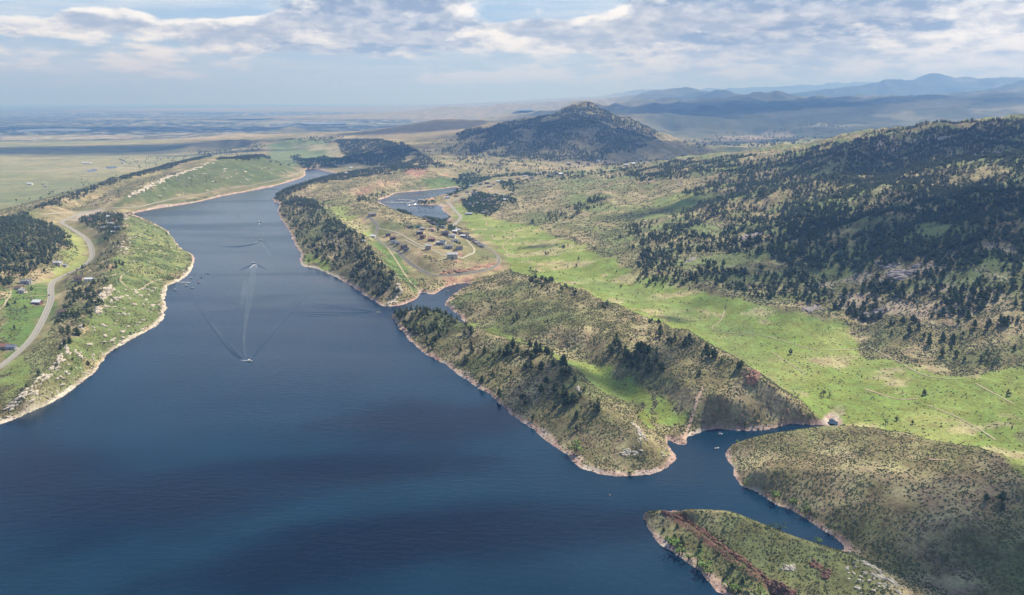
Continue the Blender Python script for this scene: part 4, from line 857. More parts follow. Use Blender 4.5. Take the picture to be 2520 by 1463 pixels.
for k, (p, s, dk, l) in enumerate(NEARB):
    x, y, z = hit(*p)[0]; z = max(HEIGHT(np.array([x]), np.array([y]))[0], 0.)
    if SD(np.array([x]), np.array([y]))[0] < .5:      # nudge off the water
        for d in np.linspace(1, 25, 25):
            for a in np.linspace(0, 6.28, 17):
                xx, yy = x+d*math.cos(a), y+d*math.sin(a)
                if SD(np.array([xx]), np.array([yy]))[0] > 1: x, y = xx, yy; z = HEIGHT(np.array([x]), np.array([y]))[0]; break
            else: continue
            break
    broad(x, y, z-.1, s*1.35, k, dk, l, None, 1.25)
# junipers and bushes on the corner peninsula bench
EB = scatter([(1600,1280),(1640,1272),(1725,1335),(1835,1420),(1900,1463),(1800,1463),(1700,1390),(1630,1330)], 130, -.3, 15, 77, margin=2.)
for i, q in enumerate(EB[:70]):
    o = empty('juniper_tree', q, random.uniform(0, 6.28), random.uniform(2.2, 4.4)); a, b = PINES[i % 5]; o.scale = (o.scale[0]*1.3, o.scale[0]*1.3, o.scale[2]); part('trunk', b, o); part('crown', a, o)
    tag(o, 'small dark juniper on the bench below the red cliff', 'tree', 'junipers on the bench below the red cliff')

# ------------------------------------------------------------------ sagebrush and grass tussocks (nobody could count them)
VQ = region(V1); VM = lambda x, y: in_poly(x, y, VQ).astype(float)
SH = []; r = np.random.default_rng(5)
for r0, r1, per, s0, s1 in ((340, 700, .42, .7, 1.6), (700, 1100, .32, .9, 2.1), (1100, 1700, .085, 1.4, 3.2), (1700, 3000, .013, 2.2, 5.)):
    n = int(.5*(1.76)*(r1*r1-r0*r0)*per); rad = np.sqrt(r.uniform(r0*r0, r1*r1, n)); ph = r.uniform(-.88, .88, n); x = rad*np.sin(ph); y = rad*np.cos(ph)
    k = SD(x, y) > 3.; x, y = x[k], y[k]; z = HEIGHT(x, y); cg = np.stack([gs(col[..., j], x, y) for j in range(3)], -1)
    green = cg[:, 1]/np.maximum(cg[:, 0], .01); mead = np.maximum(sstep(cg[:, 1], .16, .20)*sstep(green, 1.05, 1.2), VM(x, y)*.97)
    keep = (r.uniform(0, 1, len(x)) > mead*.94) & (z > 1.8) & (samp(RM, np.arctan2(x, y), np.log(np.hypot(x, y))) < .2) & (fbm(x/26, y/26, 3, 7)+r.uniform(-.5, .5, len(x)) > -.25)
    keep &= seen(x, y, z, 1.5)
    x, y, z = x[keep], y[keep], z[keep]; SH.append(np.c_[x, y, z-.08, r.uniform(s0, s1, len(x))])
SH = np.vstack(SH); print('shrubs', len(SH))
def bush(seed):
    rr = np.random.default_rng(seed); n = 5; V = [(math.cos(6.283*k/n)*rr.uniform(.35, .7), math.sin(6.283*k/n)*rr.uniform(.35, .7), rr.uniform(-.1, .25)) for k in range(n)]+[(rr.normal(0, .12), rr.normal(0, .12), rr.uniform(.42, .66))]
    return np.array(V), np.array([(k, (k+1) % n, n) for k in range(n)]), np.zeros((0, 3)), np.zeros((0, 3), int)
sb = merged('sagebrush', SH, [bush(s) for s in range(7)], [M_SAGE, M_SAGE]); tag(sb, 'grey green sagebrush scrub dotting the dry hillsides', 'scrub')
# ------------------------------------------------------------------ roads and trails draped on the ground
M_ASPH = simple_mat('asphalt', (.30, .29, .27), .85, .12, .3); M_GRAV = simple_mat('gravel', (.42, .38, .28), .95, .15, .4); M_DIRT = simple_mat('dirt', (.40, .345, .22), .95, .15, .4); M_REDD = simple_mat('red_dirt', (.48, .34, .25), .95, .15, .4)
M_YEL = simple_mat('yellow_paint', (.55, .42, .08), .7, .1); M_DRK = simple_mat('fresh_asphalt', (.13, .13, .135), .85, .12, .3)
def ribbon(name, P, w, mat, off, shift=0., kind='structure', wob=0.):
    q = seglen_resample(chaikin(P, 2, False), 5.); t = np.gradient(q, axis=0); t /= np.hypot(t[:, 0], t[:, 1])[:, None]+1e-9; nrm = np.stack([-t[:, 1], t[:, 0]], -1)
    k = np.linspace(-.5, .5, 5); ww = w*(1+wob*fbm(q[:, 0]/25, q[:, 1]/25, 2, 5))
    X = q[:, None, 0]+nrm[:, None, 0]*(k[None]*ww[:, None]+shift); Y = q[:, None, 1]+nrm[:, None, 1]*(k[None]*ww[:, None]+shift)
    Z = HEIGHT(X, Y)+off+np.hypot(X, Y)*.0001; n, m = X.shape; ix = np.arange(n*m).reshape(n, m)
    F = np.stack([ix[:-1, :-1], ix[:-1, 1:], ix[1:, 1:], ix[1:, :-1]], -1).reshape(-1, 4)
    return mesh_obj(name, np.stack([X, Y, Z], -1).reshape(-1, 3), F, [mat], kind=kind)
for k, (P, w) in RL.items():
    big = k in ('main', 'shore', 'loop', 'marina', 'marina2', 'ridge')
    w *= .72; ribbon('road_shoulder', P, w*1.3, M_GRAV, .22)
    ribbon('road', P, w, M_DRK if k in ('loop',) else (M_ASPH if big else M_GRAV), .32)
    if k in ('main', 'loop', 'shore', 'marina'): ribbon('road_marking', P, .22, M_YEL, .40, .2); ribbon('road_marking', P, .22, M_YEL, .40, -.2)
for k, (P, w) in TL.items(): ribbon('path', P, w*.62, M_REDD if k in ('point', 'm1', 'd1', 'bend', 'v3') else M_DIRT, .25, wob=.5 if k == 'point' else .25)

# ------------------------------------------------------------------ houses
def box(V, F, MI, x0, x1, y0, y1, z0, z1, m=0):
    b = len(V); V += [(x, y, z) for z in (z0, z1) for y in (y0, y1) for x in (x0, x1)]
    F += [(b, b+2, b+3, b+1), (b+4, b+5, b+7, b+6), (b, b+1, b+5, b+4), (b+2, b+6, b+7, b+3), (b, b+4, b+6, b+2), (b+1, b+3, b+7, b+5)]; MI += [m]*6
def quadobj(name, V, F, mats, parent, MI=None): return part(name, mesh_data(name, V, F, mats, MI), parent)
MC = {}
def cmat(kind, c, rough=.8):
    k = (kind, tuple(c), rough)
    if k not in MC: MC[k] = simple_mat(kind, c, rough, .15, .8)
    return MC[k]
M_GLASS = simple_mat('window_glass', (.05, .07, .09), .12, .1, 1., spec=.6); M_WHITE = simple_mat('white_trim', (.75, .74, .70), .6, .05); M_CONC = simple_mat('concrete', (.42, .40, .37), .9, .12)
WALLS = {'tan': (.42, .34, .24), 'brown': (.19, .12, .08), 'white': (.72, .71, .68), 'grey': (.34, .34, .34), 'cream': (.55, .49, .38), 'blue': (.26, .28, .31), 'red': (.22, .13, .10), 'log': (.26, .15, .08), 'stone': (.32, .28, .24)}
ROOFS = {'grey': (.22, .22, .23), 'brown': (.16, .11, .09), 'white': (.74, .76, .78), 'rust': (.30, .16, .11), 'dark': (.07, .07, .075), 'blue': (.17, .20, .26), 'pale': (.45, .45, .46), 'green': (.08, .15, .11), 'pink': (.55, .36, .29)}
def gable(V, F, MI, x0, x1, y0, y1, z0, h, o=.6, m=0, th=.25):
    ym = (y0+y1)/2; s = (h)/(ym-y0)
    for sg, ya in ((1, y0), (-1, y1)):
        a = (x0-o, ya-sg*o, z0-o*s); b = (x1+o, ya-sg*o, z0-o*s); c = (x1+o, ym, z0+h); d = (x0-o, ym, z0+h); k = len(V)
        V += [a, b, c, d]+[(p[0], p[1], p[2]+th) for p in (a, b, c, d)]
        F += [(k, k+3, k+2, k+1), (k+4, k+5, k+6, k+7), (k, k+1, k+5, k+4), (k+1, k+2, k+6, k+5), (k+2, k+3, k+7, k+6), (k+3, k, k+4, k+7)]; MI += [m]*6
def house(pos, rz, w, d, h, wall, roof, label, group=None, wing=False, deck=False, detail=2, rise=None, name='house', cat='house', lift=0.):
    x, y, z = pos; ox = [HEIGHT(np.array([x+a]), np.array([y+b]))[0] for a in (-w/2, w/2) for b in (-d/2, d/2)]; z = max(z, np.mean(ox))+lift
    root = empty(name, (x, y, z), rz); wm = cmat(wall+'_wall', WALLS[wall]); rm_ = cmat(roof+'_roof', ROOFS[roof], .55); rise = rise or d*.26
    V, F, MI = [], [], []; box(V, F, MI, -w/2, w/2, -d/2, d/2, -4, h)
    for sx in (-w/2, w/2):                       # gable ends
        k = len(V); e = .02 if sx > 0 else -.02; V += [(sx-e*9, -d/2, h), (sx-e*9, d/2, h), (sx-e*9, 0, h+rise*.98), (sx+e, -d/2, h), (sx+e, d/2, h), (sx+e, 0, h+rise*.98)]
        F += [(k, k+1, k+2, k+2), (k+3, k+5, k+4, k+4)]; MI += [0, 0]
    if wing: box(V, F, MI, w*.08, w*.42, -d*1.15, -d/2-.01, -4, h*.92)
    F = [f if len(set(f)) == 4 else f for f in F]
    wl = quadobj('wall', V, F, [wm], root)
    V, F, MI = [], [], []; gable(V, F, MI, -w/2, w/2, -d/2, d/2, h, rise)
    if wing:
        V2, F2, M2 = [], [], []; gable(V2, F2, M2, d*.5, d*1.15, -w*.17, w*.17, h*.92, rise*.72, .4); k = len(V)
        V += [(-b+w*.25, -a, c) for a, b, c in V2]; F += [tuple(i+k for i in f) for f in F2]
    rf = quadobj('roof', V, F, [rm_], root)
    if detail >= 1:
        V, F, MI = [], [], []; box(V, F, MI, w*.18, w*.18+1., d*.10, d*.10+1., h, h+rise+1.3); quadobj('chimney', V, F, [cmat('stone_wall', WALLS['stone'])], rf)
        V, F, MI = [], [], []; box(V, F, MI, -1, .1, -d/2-.06, -d/2-.005, 0, 2.2); quadobj('door', V, F, [cmat('brown_door', (.12, .07, .05))], root)
        n = 3 if detail > 1 else 2
        for s in (-1, 1):
            for i in range(n):
                if s < 0 and wing and i == n-1: continue
                xx = (i-(n-1)/2)*w/n*.95-(0 if s > 0 else w*.06); V, F, MI = [], [], []; yy = s*(d/2+.04)
                box(V, F, MI, xx-.9, xx+.9, min(yy, s*(d/2+.003)), max(yy, s*(d/2+.003)), h-1.8, h-.6); wo = quadobj('window', V, F, [M_WHITE], root)
                V, F, MI = [], [], []; y2 = s*(d/2+.045); y3 = s*(d/2+.07); box(V, F, MI, xx-.78, xx+.78, min(y2, y3), max(y2, y3), h-1.7, h-.7); quadobj('pane', V, F, [M_GLASS], wo)
        if detail > 1:
            for sx in (-1, 1):
                V, F, MI = [], [], []; a, b = sorted((sx*(w/2+.03), sx*(w/2+.08))); box(V, F, MI, a, b, -1.1, 1.1, h-1.8, h-.5); quadobj('window', V, F, [M_GLASS], root)
    if deck:
        V, F, MI = [], [], []; box(V, F, MI, -w*.45, w*.3, d/2+.02, d/2+3.2, -.3, 0.05)
        for xx in (-w*.45, -w*.08, w*.3-.2): box(V, F, MI, xx, xx+.2, d/2+3., d/2+3.2, -4, -.3); box(V, F, MI, xx, xx+.1, d/2+3.1, d/2+3.2, .05, 1.05)
        box(V, F, MI, -w*.45, w*.3, d/2+3.12, d/2+3.18, 1.05, 1.13); quadobj('deck', V, F, [cmat('deck_wood', (.25, .16, .10))], root)
    return tag(root, label, cat, group)
def HP(px, py): return hit(px, py)[0]
def pad(pos, r, mat, name='yard_gravel'):
    n = 18; a = np.linspace(0, 6.283, n, endpoint=False); rad = r*(1+.25*np.sin(a*3+pos[0])+.12*np.sin(a*5)); X = pos[0]+np.r_[0, rad*.5*np.cos(a), rad*np.cos(a)]; Y = pos[1]+np.r_[0, rad*.5*np.sin(a), rad*np.sin(a)]; Z = HEIGHT(X, Y)+.22
    F = [(0, 1+i, 1+(i+1) % n) for i in range(n)]+[(1+i, 1+n+i, 1+n+(i+1) % n) for i in range(n)]+[(1+i, 1+n+(i+1) % n, 1+(i+1) % n) for i in range(n)]
    return mesh_obj(name, np.stack([X, Y, Z], -1), F, [mat], kind='structure')
HOUSES = [ # frame x, y, turn, width, depth, wall height, wall, roof, wing, deck, label
 (916,531,20,24,13,6,'tan','grey',1,1,'large grey roofed house at the top of the steep driveway above the fields'),
 (918,584,-5,14,9,4,'white','white',0,0,'white metal barn on a bare yard at the bend of the loop road'),
 (894,595,10,9,6,3,'cream','pale',0,0,'small pale shed beside one tree above the wooded slope'),
 (1007,561,10,17,9,4.5,'tan','brown',1,0,'tan house leftmost in the top row of the hillside settlement'),
 (1030,561,0,17,9,5,'grey','green',1,0,'green roofed house second in the top row of the settlement'),
 (1040,565,-15,13,8,4,'brown','pale',0,0,'long pale roofed house third in the top row of the settlement'),
 (1065,567,-10,19,10,4,'cream','pink',1,0,'pinkish tile roofed house at the right end of the top row'),
 (955,580,15,13,8,4.5,'brown','dark',0,1,'dark house just past the bend of the loop road'),
 (967,588,20,15,9,5,'brown','brown',1,0,'brown house second down the lower loop road'),
 (969,597,10,15,8,4,'white','blue',1,0,'white house with bluish roof third down the lower loop road'),
 (980,601,-10,12,8,4,'grey','grey',0,0,'grey house right of the white one on the lower loop road'),
 (994,609,25,14,9,5,'brown','dark',1,1,'dark roofed house above the round driveway'),
 (1000,616,5,14,8,4.5,'blue','dark',0,0,'bluish house lowest in the row above the lower loop road'),
 (1033,575,20,16,9,5.5,'brown','grey',1,1,'grey roofed brown house in the middle of the settlement'),
 (1041,584,-5,15,9,4.5,'log','brown',1,0,'log coloured house below the grey roofed one in the settlement middle'),
 (1062,592,15,18,10,5,'brown','rust',1,1,'brown house with reddish roof beside the big round tree'),
 (1096,577,5,20,11,5.5,'red','dark',1,1,'dark reddish house near the right end of the upper road'),
 (1113,583,-8,18,11,5,'white','pale',0,0,'white box shaped house with pale roof by the upper road'),
 (1080,600,15,14,9,4.5,'blue','pale',1,0,'pale blue roofed house left of its twin in the settlement'),
 (1091,599,-10,13,9,5.5,'white','blue',0,0,'white walled house right of its bluish twin'),
 (1119,596,8,20,10,4.5,'white','grey',1,1,'long white house above the cul de sac'),
 (1054,613,3,14,10,8.5,'tan','pale',0,1,'tall narrow house alone at the end of the dirt track'),
 (1104,610,12,19,11,5,'grey','grey',1,1,'grey house on a red earth terrace'),
 (1131,614,18,14,9,6,'grey','dark',0,1,'small dark grey house nearest the red cut bank'),
 (1113,634,10,24,13,8,'cream','pale',1,1,'big pale house standing alone above the red slope'),
 (15,857,-10,18,11,4,'tan','rust',0,0,'rust red roofed house at the left edge'),
 (29,859,5,13,9,4,'grey','blue',0,0,'blue roofed outbuilding beside the rust roofed house'),
 (93,748,-5,15,12,4.5,'red','white',0,0,'red walled house with a bright bluish white roof'),
 (46,714,10,11,9,5,'cream','brown',0,0,'cream box shaped house at the end of the straight side track'),
 (56,719,-10,12,8,4,'cream','pale',0,0,'low pale house right of the cream box shaped one'),
 (64,697,20,19,10,5,'grey','grey',1,0,'grey house behind trees at the end of the upper side track'),
 (143,651,15,17,10,5,'cream','pale',1,0,'pale house hidden by trees left of the road bend'),
 (161,655,0,9,7,3.5,'cream','pale',0,0,'small pale shed right of the house hidden by trees'),
 (195,688,0,16,9,4,'tan','brown',0,0,'long low brown building beside the side road'),
 (221,690,8,17,7,3.5,'white','white',0,0,'long white roofed building beside the brown one'),
 (155,773,10,13,10,5,'tan','brown',0,1,'tan house in the trees right of the straight road'),
 (221,544,0,14,8,4,'red','rust',0,0,'reddish roofed house leftmost in the wood on the peninsula top'),
 (249,540,10,11,8,4,'cream','pale',0,0,'small pale roofed house left of the brightest white one'),
 (268,535,5,12,9,4,'white','white',0,0,'brightest white roofed house on the peninsula top'),
 (290,529,10,14,9,5,'cream','pale',0,0,'pale house farthest out by the rock rim'),
 (278,543,-5,16,8,3.5,'red','rust',0,0,'long reddish building under the bright white house'),
 (272,552,8,16,7,3.5,'white','pale',0,0,'long white building in the middle of the peninsula top'),
 (255,563,0,13,8,4,'cream','pale',0,0,'pale house in the shade lowest on the left of the peninsula top'),
 (290,564,10,14,10,5,'blue','blue',0,1,'blue grey house at the top of the dirt drive'),
 (279,573,0,10,7,3.5,'white','white',0,0,'white garage at the end of the dirt drive'),
 (1154,528,0,22,12,4,'blue','pale',0,0,'long bluish store building beside the marina road'),
 (1190,525,10,15,9,4,'brown','grey',0,0,'brown house among trees right of the marina road'),
 (1102,488,0,20,12,5,'white','pale',0,0,'white boat shed where the spit meets the shore'),
 (1036,494,0,16,9,4,'cream','pale',0,0,'pale marina building at the tip of the spit'),
 (74,454,0,26,14,6,'white','white',0,0,'white barn standing out on the plain'),
 (112,459,5,14,9,4,'grey','pale',0,0,'grey shed right of the white barn on the plain'),
 (214,402,0,60,14,5,'white','white',0,0,'very long white shed far out on the plain'),
 (303,402,0,22,12,6,'white','pale',0,0,'small white farmhouse on the far plain'),
 (852,428,0,18,10,5,'white','white',0,0,'white lodge at the far end of the lake'), (858,420,0,16,9,4,'cream','pale',0,0,'pale building behind the white lodge'), (776,396,0,16,9,4,'blue','pale',0,0,'blue grey house beyond the head of the lake'),
]
for (px, py, rz, w, d, h, wa, ro, wg, dk, lb) in HOUSES:
    P = HP(px, py); dist = math.hypot(P[0], P[1])
    if dist < 1900 and wa != 'white': pass
    k_ = .78; house(P, math.radians(rz), w*k_, d*k_, h*.88, wa, ro, lb, None, bool(wg), bool(dk), 2 if dist < 2000 else 1, lift=.3)
    if dist < 2100: pad(P, w*.55, M_GRAV if wa in ('white', 'grey', 'blue', 'cream') else M_REDD)
EAST = [(1046,541),(1055,546),(1076,555),(1091,561),(1109,558),(1119,566),(1119,573),(1133,577),(1146,580),(1150,588),(1161,592),(1174,601),(1184,608),(1072,545),(1105,548),(1066,551),(1126,570),(1140,584),(1168,597),(1179,604)]
VILL = [(1159,459),(1183,454),(1199,452),(1228,448),(1238,449),(1133,470),(1177,487),(1160,485),(1174,501),(1156,504),(1196,494),(1205,491),(1208,503),(1195,506),(1244,494),(1244,486),(1214,485),(1189,479),(1124,483),(1150,475),(1168,470),(1140,492),(1186,497),(1165,478),(1205,460),(1216,455)]
FARH = [(1472,396),(1512,394),(1527,404),(1587,399),(1327,429),(1357,434),(1292,434),(1422,399),(1642,391),(1682,396),(1340,425),(1310,438),(1450,402),(1490,400),(1545,398),(1560,404),(1610,396),(1400,404),(1380,430),(1300,428),(1502,404),(1575,392),(1625,392),(1655,397),(1275,440),(1366,426),(1435,394),(1540,407)]
LKE = [(728,398),(741,400),(760,402),(800,404),(830,408),(864,414)]
wk, rk = list(WALLS), list(ROOFS)
def few(L, grp, txts, s=1., det=1):
    for i, (px, py) in enumerate(L):
        P = HP(px, py); w = random.uniform(9, 13.5)*s; wa = random.choice(['tan', 'brown', 'white', 'cream', 'grey', 'log']); ro = random.choice(['grey', 'brown', 'pale', 'dark', 'white', 'rust'])
        house(P, random.uniform(-.5, .5), w, w*random.uniform(.5, .65), random.uniform(3.2, 5.2), wa, ro, txts, grp, i % 3 == 0, False, det, lift=.2)
few(EAST, 'cabins along the valley road', 'small house among leafy trees along the valley road', 1.); few(VILL, 'village houses by the bay', 'small house among trees in the village beside the bay', 1.2)
few(FARH, 'houses below the far peak', 'tiny house on the slope below the far peak', 1.5, 0); few(LKE, 'houses at the far end of the lake', 'small house among trees at the far end of the lake', 1.3, 0)

# ------------------------------------------------------------------ rock: ribs, cliffs and boulders
def rock_mat(name, a, b, c):
    m, N = newmat(name); g = N.n('ShaderNodeNewGeometry').outputs['Position']; k = N.ss(N.noise(g, .5, 5, .65), .3, .7); k2 = N.ss(N.noise(g, .13, 3, .6), .35, .65)
    cc = N.mix(k, a, b); cc = N.mix(N.m('MULTIPLY', k2, .5), cc, c); bp = N.n('ShaderNodeBump', i={'Height': N.noise(g, 1.2, 5, .7), 'Distance': .6, 'Strength': .8})
    p = N.n('ShaderNodeBsdfPrincipled', i={'Base Color': cc, 'Roughness': .9, 'Normal': bp.outputs[0], 'Specular IOR Level': .2}); N.n('ShaderNodeOutputMaterial', i={'Surface': p.outputs[0]}); return m
M_TANR = rock_mat('pale_sandstone', (.50, .44, .34), (.66, .60, .49), (.40, .33, .25)); M_REDR = rock_mat('red_sandstone', (.36, .20, .14), (.46, .28, .20), (.25, .14, .10)); M_BRNR = rock_mat('brown_sandstone', (.17, .095, .065), (.24, .14, .10), (.11, .065, .05)); M_GREYR = rock_mat('grey_granite', (.32, .28, .26), (.44, .39, .35), (.36, .28, .25))
def rock_pts(seed, flat=.5, jag=.3):
    r = np.random.default_rng(seed); V = []
    for i, z in enumerate((-.5, -.05, .42)):
        for k in range(7): a = 6.283*k/7+i*.3; rr = (1, 1.05, .7)[i]*(1+r.uniform(-jag, jag)); V.append((rr*math.cos(a), rr*math.sin(a), z*(1+r.uniform(-.2, .2))*2*flat))
    V.append((r.normal(0, .15), r.normal(0, .15), 1.25*flat)); F = []
    for l in range(2):
        for k in range(7): a = l*7+k; b = l*7+(k+1) % 7; F += [(a, b, b+7), (a, b+7, a+7)]
    F += [(14+k, 14+(k+1) % 7, 21) for k in range(7)]
    return np.array(V), np.array(F)
RK = [mesh_data('boulder', *rock_pts(200+s, .45), [M_TANR]) for s in range(6)]
def slabs(P, n, size, h, mat, label, name='rock_outcrop', width=4., up=None, seed=0, lean=.4):
    """a broken rib of tilted slabs along a line on the ground"""
    q = seglen_resample(hit(*np.array(P, float).T)[:, :2], 2.); r = np.random.default_rng(seed+40); VV, FF = [], []; off = 0; t = q[-1]-q[0]; ang = math.atan2(t[1], t[0])
    for i in range(n):
        c = q[int(r.integers(len(q)))]+r.normal(0, width*.45, 2); V, F = rock_pts(seed*50+i, .5, .42); s = size*r.uniform(.45, 1.25)
        V = V*np.array([s, s*r.uniform(.3, .6), h*r.uniform(.5, 1.3)]); V[:, 1] += V[:, 2]*lean; a = ang+r.uniform(-.35, .35); ca, sa = math.cos(a), math.sin(a)
        X = V[:, 0]*ca-V[:, 1]*sa+c[0]; Y = V[:, 0]*sa+V[:, 1]*ca+c[1]; z = HEIGHT(np.array([c[0]]), np.array([c[1]]))[0]; VV.append(np.stack([X, Y, V[:, 2]+z], -1)); FF.append(F+off); off += len(V)
    o = mesh_obj(name, np.vstack(VV), np.vstack(FF), [mat]); return tag(o, label, 'rock')
slabs([(268,706),(262,718),(252,730),(243,742)], 46, 6, 4.5, M_TANR, 'tallest pale rock rib on the left peninsula slope', width=8, seed=1)
slabs([(240,748),(238,760),(240,772)], 26, 5, 4, M_TANR, 'pale rock slabs below the tallest rib on the left peninsula', width=6, seed=2)
slabs([(196,798),(200,808)], 12, 4, 3, M_TANR, 'small pale outcrop midway down the left peninsula crest', width=4, seed=3)
slabs([(156,845),(162,858),(166,868)], 16, 4, 3.2, M_TANR, 'narrow pale rib highest of the lower left ribs', width=3, seed=4)
slabs([(152,872),(147,886),(136,900),(130,908)], 26, 4, 3.5, M_TANR, 'long broken pale rib in the middle of the lower left ribs', width=3, seed=5)
slabs([(192,868),(196,878)], 10, 4, 3, M_TANR, 'round pale outcrop between two dark trees near the left shore', width=4, seed=6)
slabs([(108,925),(95,940),(84,952),(70,965)], 30, 4, 3, M_TANR, 'scattered pale slabs lowest on the left peninsula crest', width=6, seed=7)
slabs([(60,975),(45,990),(30,1000)], 22, 4, 2.2, M_TANR, 'pale stony rim above the bottom left shore', width=7, seed=17)
slabs([(300,524),(310,530),(308,542)], 26, 6, 5, M_TANR, 'pale rock rim at the top end of the left peninsula', width=5, seed=8)
slabs([(318,582),(305,600),(300,615)], 36, 5, 1.6, M_TANR, 'broad patch of pale slabs under the peninsula crest', width=14, seed=9)
slabs([(318,482),(340,472),(360,460),(380,450),(400,441),(420,433),(445,425)], 120, 8, 4.5, M_TANR, 'long pale cliff band along the ridge across the lake', width=7, seed=10, name='cliff_band')
slabs([(445,425),(470,417),(500,407),(525,399)], 50, 10, 3.5, M_TANR, 'faint upper end of the cliff band across the lake', width=6, seed=11, name='cliff_band')
slabs([(1558,1044),(1570,1056),(1578,1070),(1577,1088)], 42, 3, 2.4, M_TANR, 'pale broken rim on the end of the near ridge', width=3, seed=12)
slabs([(1538,1112),(1552,1116),(1570,1112)], 34, 1.9, .8, M_TANR, 'grey talus patch among green scrub on the near ridge end', width=3.5, seed=13)
slabs([(1420,950),(1432,970)], 14, 3, 2.5, M_TANR, 'pale outcrop among pines on the near ridge crest', width=3, seed=14)
slabs([(1847,932),(1856,926),(1860,919)], 22, 4, 5, M_REDR, 'orange red rock knob at the end of the broad hill crest', width=3, seed=15)
slabs([(2115,1385),(2150,1400),(2185,1425),(2215,1450)], 70, 1.9, 1.2, M_TANR, 'pale rocky crest at the bottom right corner', width=9, seed=16)
slabs([(2000,1390),(2020,1392),(2035,1405),(2030,1420)], 30, 2.4, 2., M_BRNR, 'dark reddish hollow rim on the corner peninsula', width=3, seed=18)
slabs([(1936,1395),(1948,1400)], 12, 2.4, 1.6, M_TANR, 'little pale outcrop on the corner peninsula cliff top', width=3, seed=19)
slabs([(980,700),(983,715),(972,735),(960,746)], 44, 5, 2.6, M_TANR, 'pale rim at the tip of the wooded middle peninsula', width=5, seed=20)
slabs([(740,660),(755,664),(775,666)], 26, 5, 1.8, M_REDR, 'low red shelf at the water under the green clearing', width=5, seed=21)
slabs([(1000,418),(1020,416),(1040,413),(1048,420)], 50, 9, 5, M_REDR, 'red cliff at the head of the ridge above the bay', width=8, seed=22, name='cliff_band')
slabs([(880,476),(900,468),(915,460)], 26, 7, 3, M_REDR, 'red outcrop left of the marina bay', width=8, seed=23)
slabs([(1640,1262),(1660,1270),(1694,1287),(1738,1316)], 60, 2.8, 2.4, M_BRNR, 'dark red cliff face along the corner peninsula, upper half', width=2.2, seed=24, name='cliff_band', lean=.1)
slabs([(1738,1316),(1794,1356),(1850,1400),(1914,1440),(1945,1462)], 90, 2.8, 2.4, M_BRNR, 'dark red cliff face along the corner peninsula, lower half', width=2.2, seed=25, name='cliff_band', lean=.1)
slabs([(1090,672),(1120,668),(1150,664),(1190,656),(1215,648)], 60, 5, 2.6, M_REDR, 'pink cut bank above the bend of the loop road', width=4, seed=26, name='cut_bank')
for i, (px, py, s, l) in enumerate([(2230,675,30,'big pale outcrop low in the forest of the right mountain'),(1955,400,26,'round rock dome near the forest skyline'),(1850,580,22,'pale ledge midway up the right mountain'),(2300,345,34,'rocky ledges on the upper right mountain'),(2200,430,26,'shaded rock face in the upper forest'),
        (2440,380,34,'broad rock face high on the right'),(2150,775,22,'grey rocks at the foot of the forest'),(2000,760,16,'small rocks at the forest foot left of the grey ones'),(1700,700-60,14,'small outcrop on the lower slope')]):
    slabs([(px-s, py+4), (px, py), (px+s*.8, py-6)], 34, s*.32, s*.16, M_GREYR, l, width=s*.5, seed=30+i)
slabs([(2165,640+5),(2190,655)], 20, 6, 3, M_GREYR, 'pinkish rock patch left of the big pale outcrop', width=9, seed=45)
BR = [([(400,560),(440,600),(470,640),(440,685),(400,700),(330,690),(290,640),(320,560)], 60, 1.7, 'on the green upper slope of the left peninsula'), ([(270,720),(400,700),(400,770),(340,820),(260,860),(210,850),(240,780)], 85, 2.3, 'below the rock ribs of the left peninsula'),
      ([(340,490),(440,440),(560,410),(700,415),(700,440),(560,460),(420,485)], 55, 4., 'on the grassy slope across the lake'), ([(2060,1390),(2150,1400),(2200,1450),(2120,1460)], 30, .8, 'on the crest at the bottom right corner'),
      ([(170,870),(240,870),(200,930),(130,970),(110,940)], 24, 1.8, 'near the bottom left shore'), ([(1640,1085),(1660,1130),(1600,1150),(1590,1110)], 12, .9, 'on the near ridge tip'), ([(400,555),(330,540),(330,580),(380,600)], 18, 2.2, 'at the top end of the left peninsula slope')]
for (P, n, s, t) in BR:
    q = region(P); x0, y0 = q.min(0); x1, y1 = q.max(0); r = np.random.default_rng(len(t)); k = 0
    while k < n:
        x, y = r.uniform(x0, x1), r.uniform(y0, y1)
        if not in_poly(np.array([x]), np.array([y]), q)[0] or SD(np.array([x]), np.array([y]))[0] < 3: continue
        z = HEIGHT(np.array([x]), np.array([y]))[0]; o = bpy.data.objects.new('boulder', RK[k % 6]); sc.collection.objects.link(o); ss_ = s*r.uniform(.5, 1.5)
        o.location = (x, y, z+.1*ss_); o.scale = (ss_*r.uniform(.9, 1.6), ss_, ss_*r.uniform(.5, .9)); o.rotation_euler = (r.normal(0, .15), r.normal(0, .15), r.uniform(0, 6.28)); tag(o, 'pale boulder lying '+t, 'boulder', 'boulders '+t); k += 1
# pebbly shore stones
SS = []; r = np.random.default_rng(12); P = LAKES[0]
for i in range(len(P)):
    a, b = P[i-1], P[i]; L = np.hypot(*(b-a)); m = (a+b)/2; dd = np.hypot(*m)
    if dd > 1500 or abs(math.atan2(m[0], m[1])) > .7 or m[1] < 300: continue
    n = int(L*.9*min(1, 700/dd)**1.5); t = r.uniform(0, 1, n)[:, None]; q = a+(b-a)*t+r.normal(0, 3.2, (n, 2)); SS.append(q)
SS = np.vstack(SS); sdv = SD(SS[:, 0], SS[:, 1]); SS = SS[(sdv > .2) & (sdv < 7)]; z = HEIGHT(SS[:, 0], SS[:, 1])
SS = np.c_[SS, np.maximum(z, 0)-.05, r.uniform(.35, 1.25, len(SS))*np.clip(np.hypot(SS[:, 0], SS[:, 1])/700, .8, 1.6)]
left = SS[:, 0] < -250; zz = (np.zeros((0, 3)), np.zeros((0, 3), int))
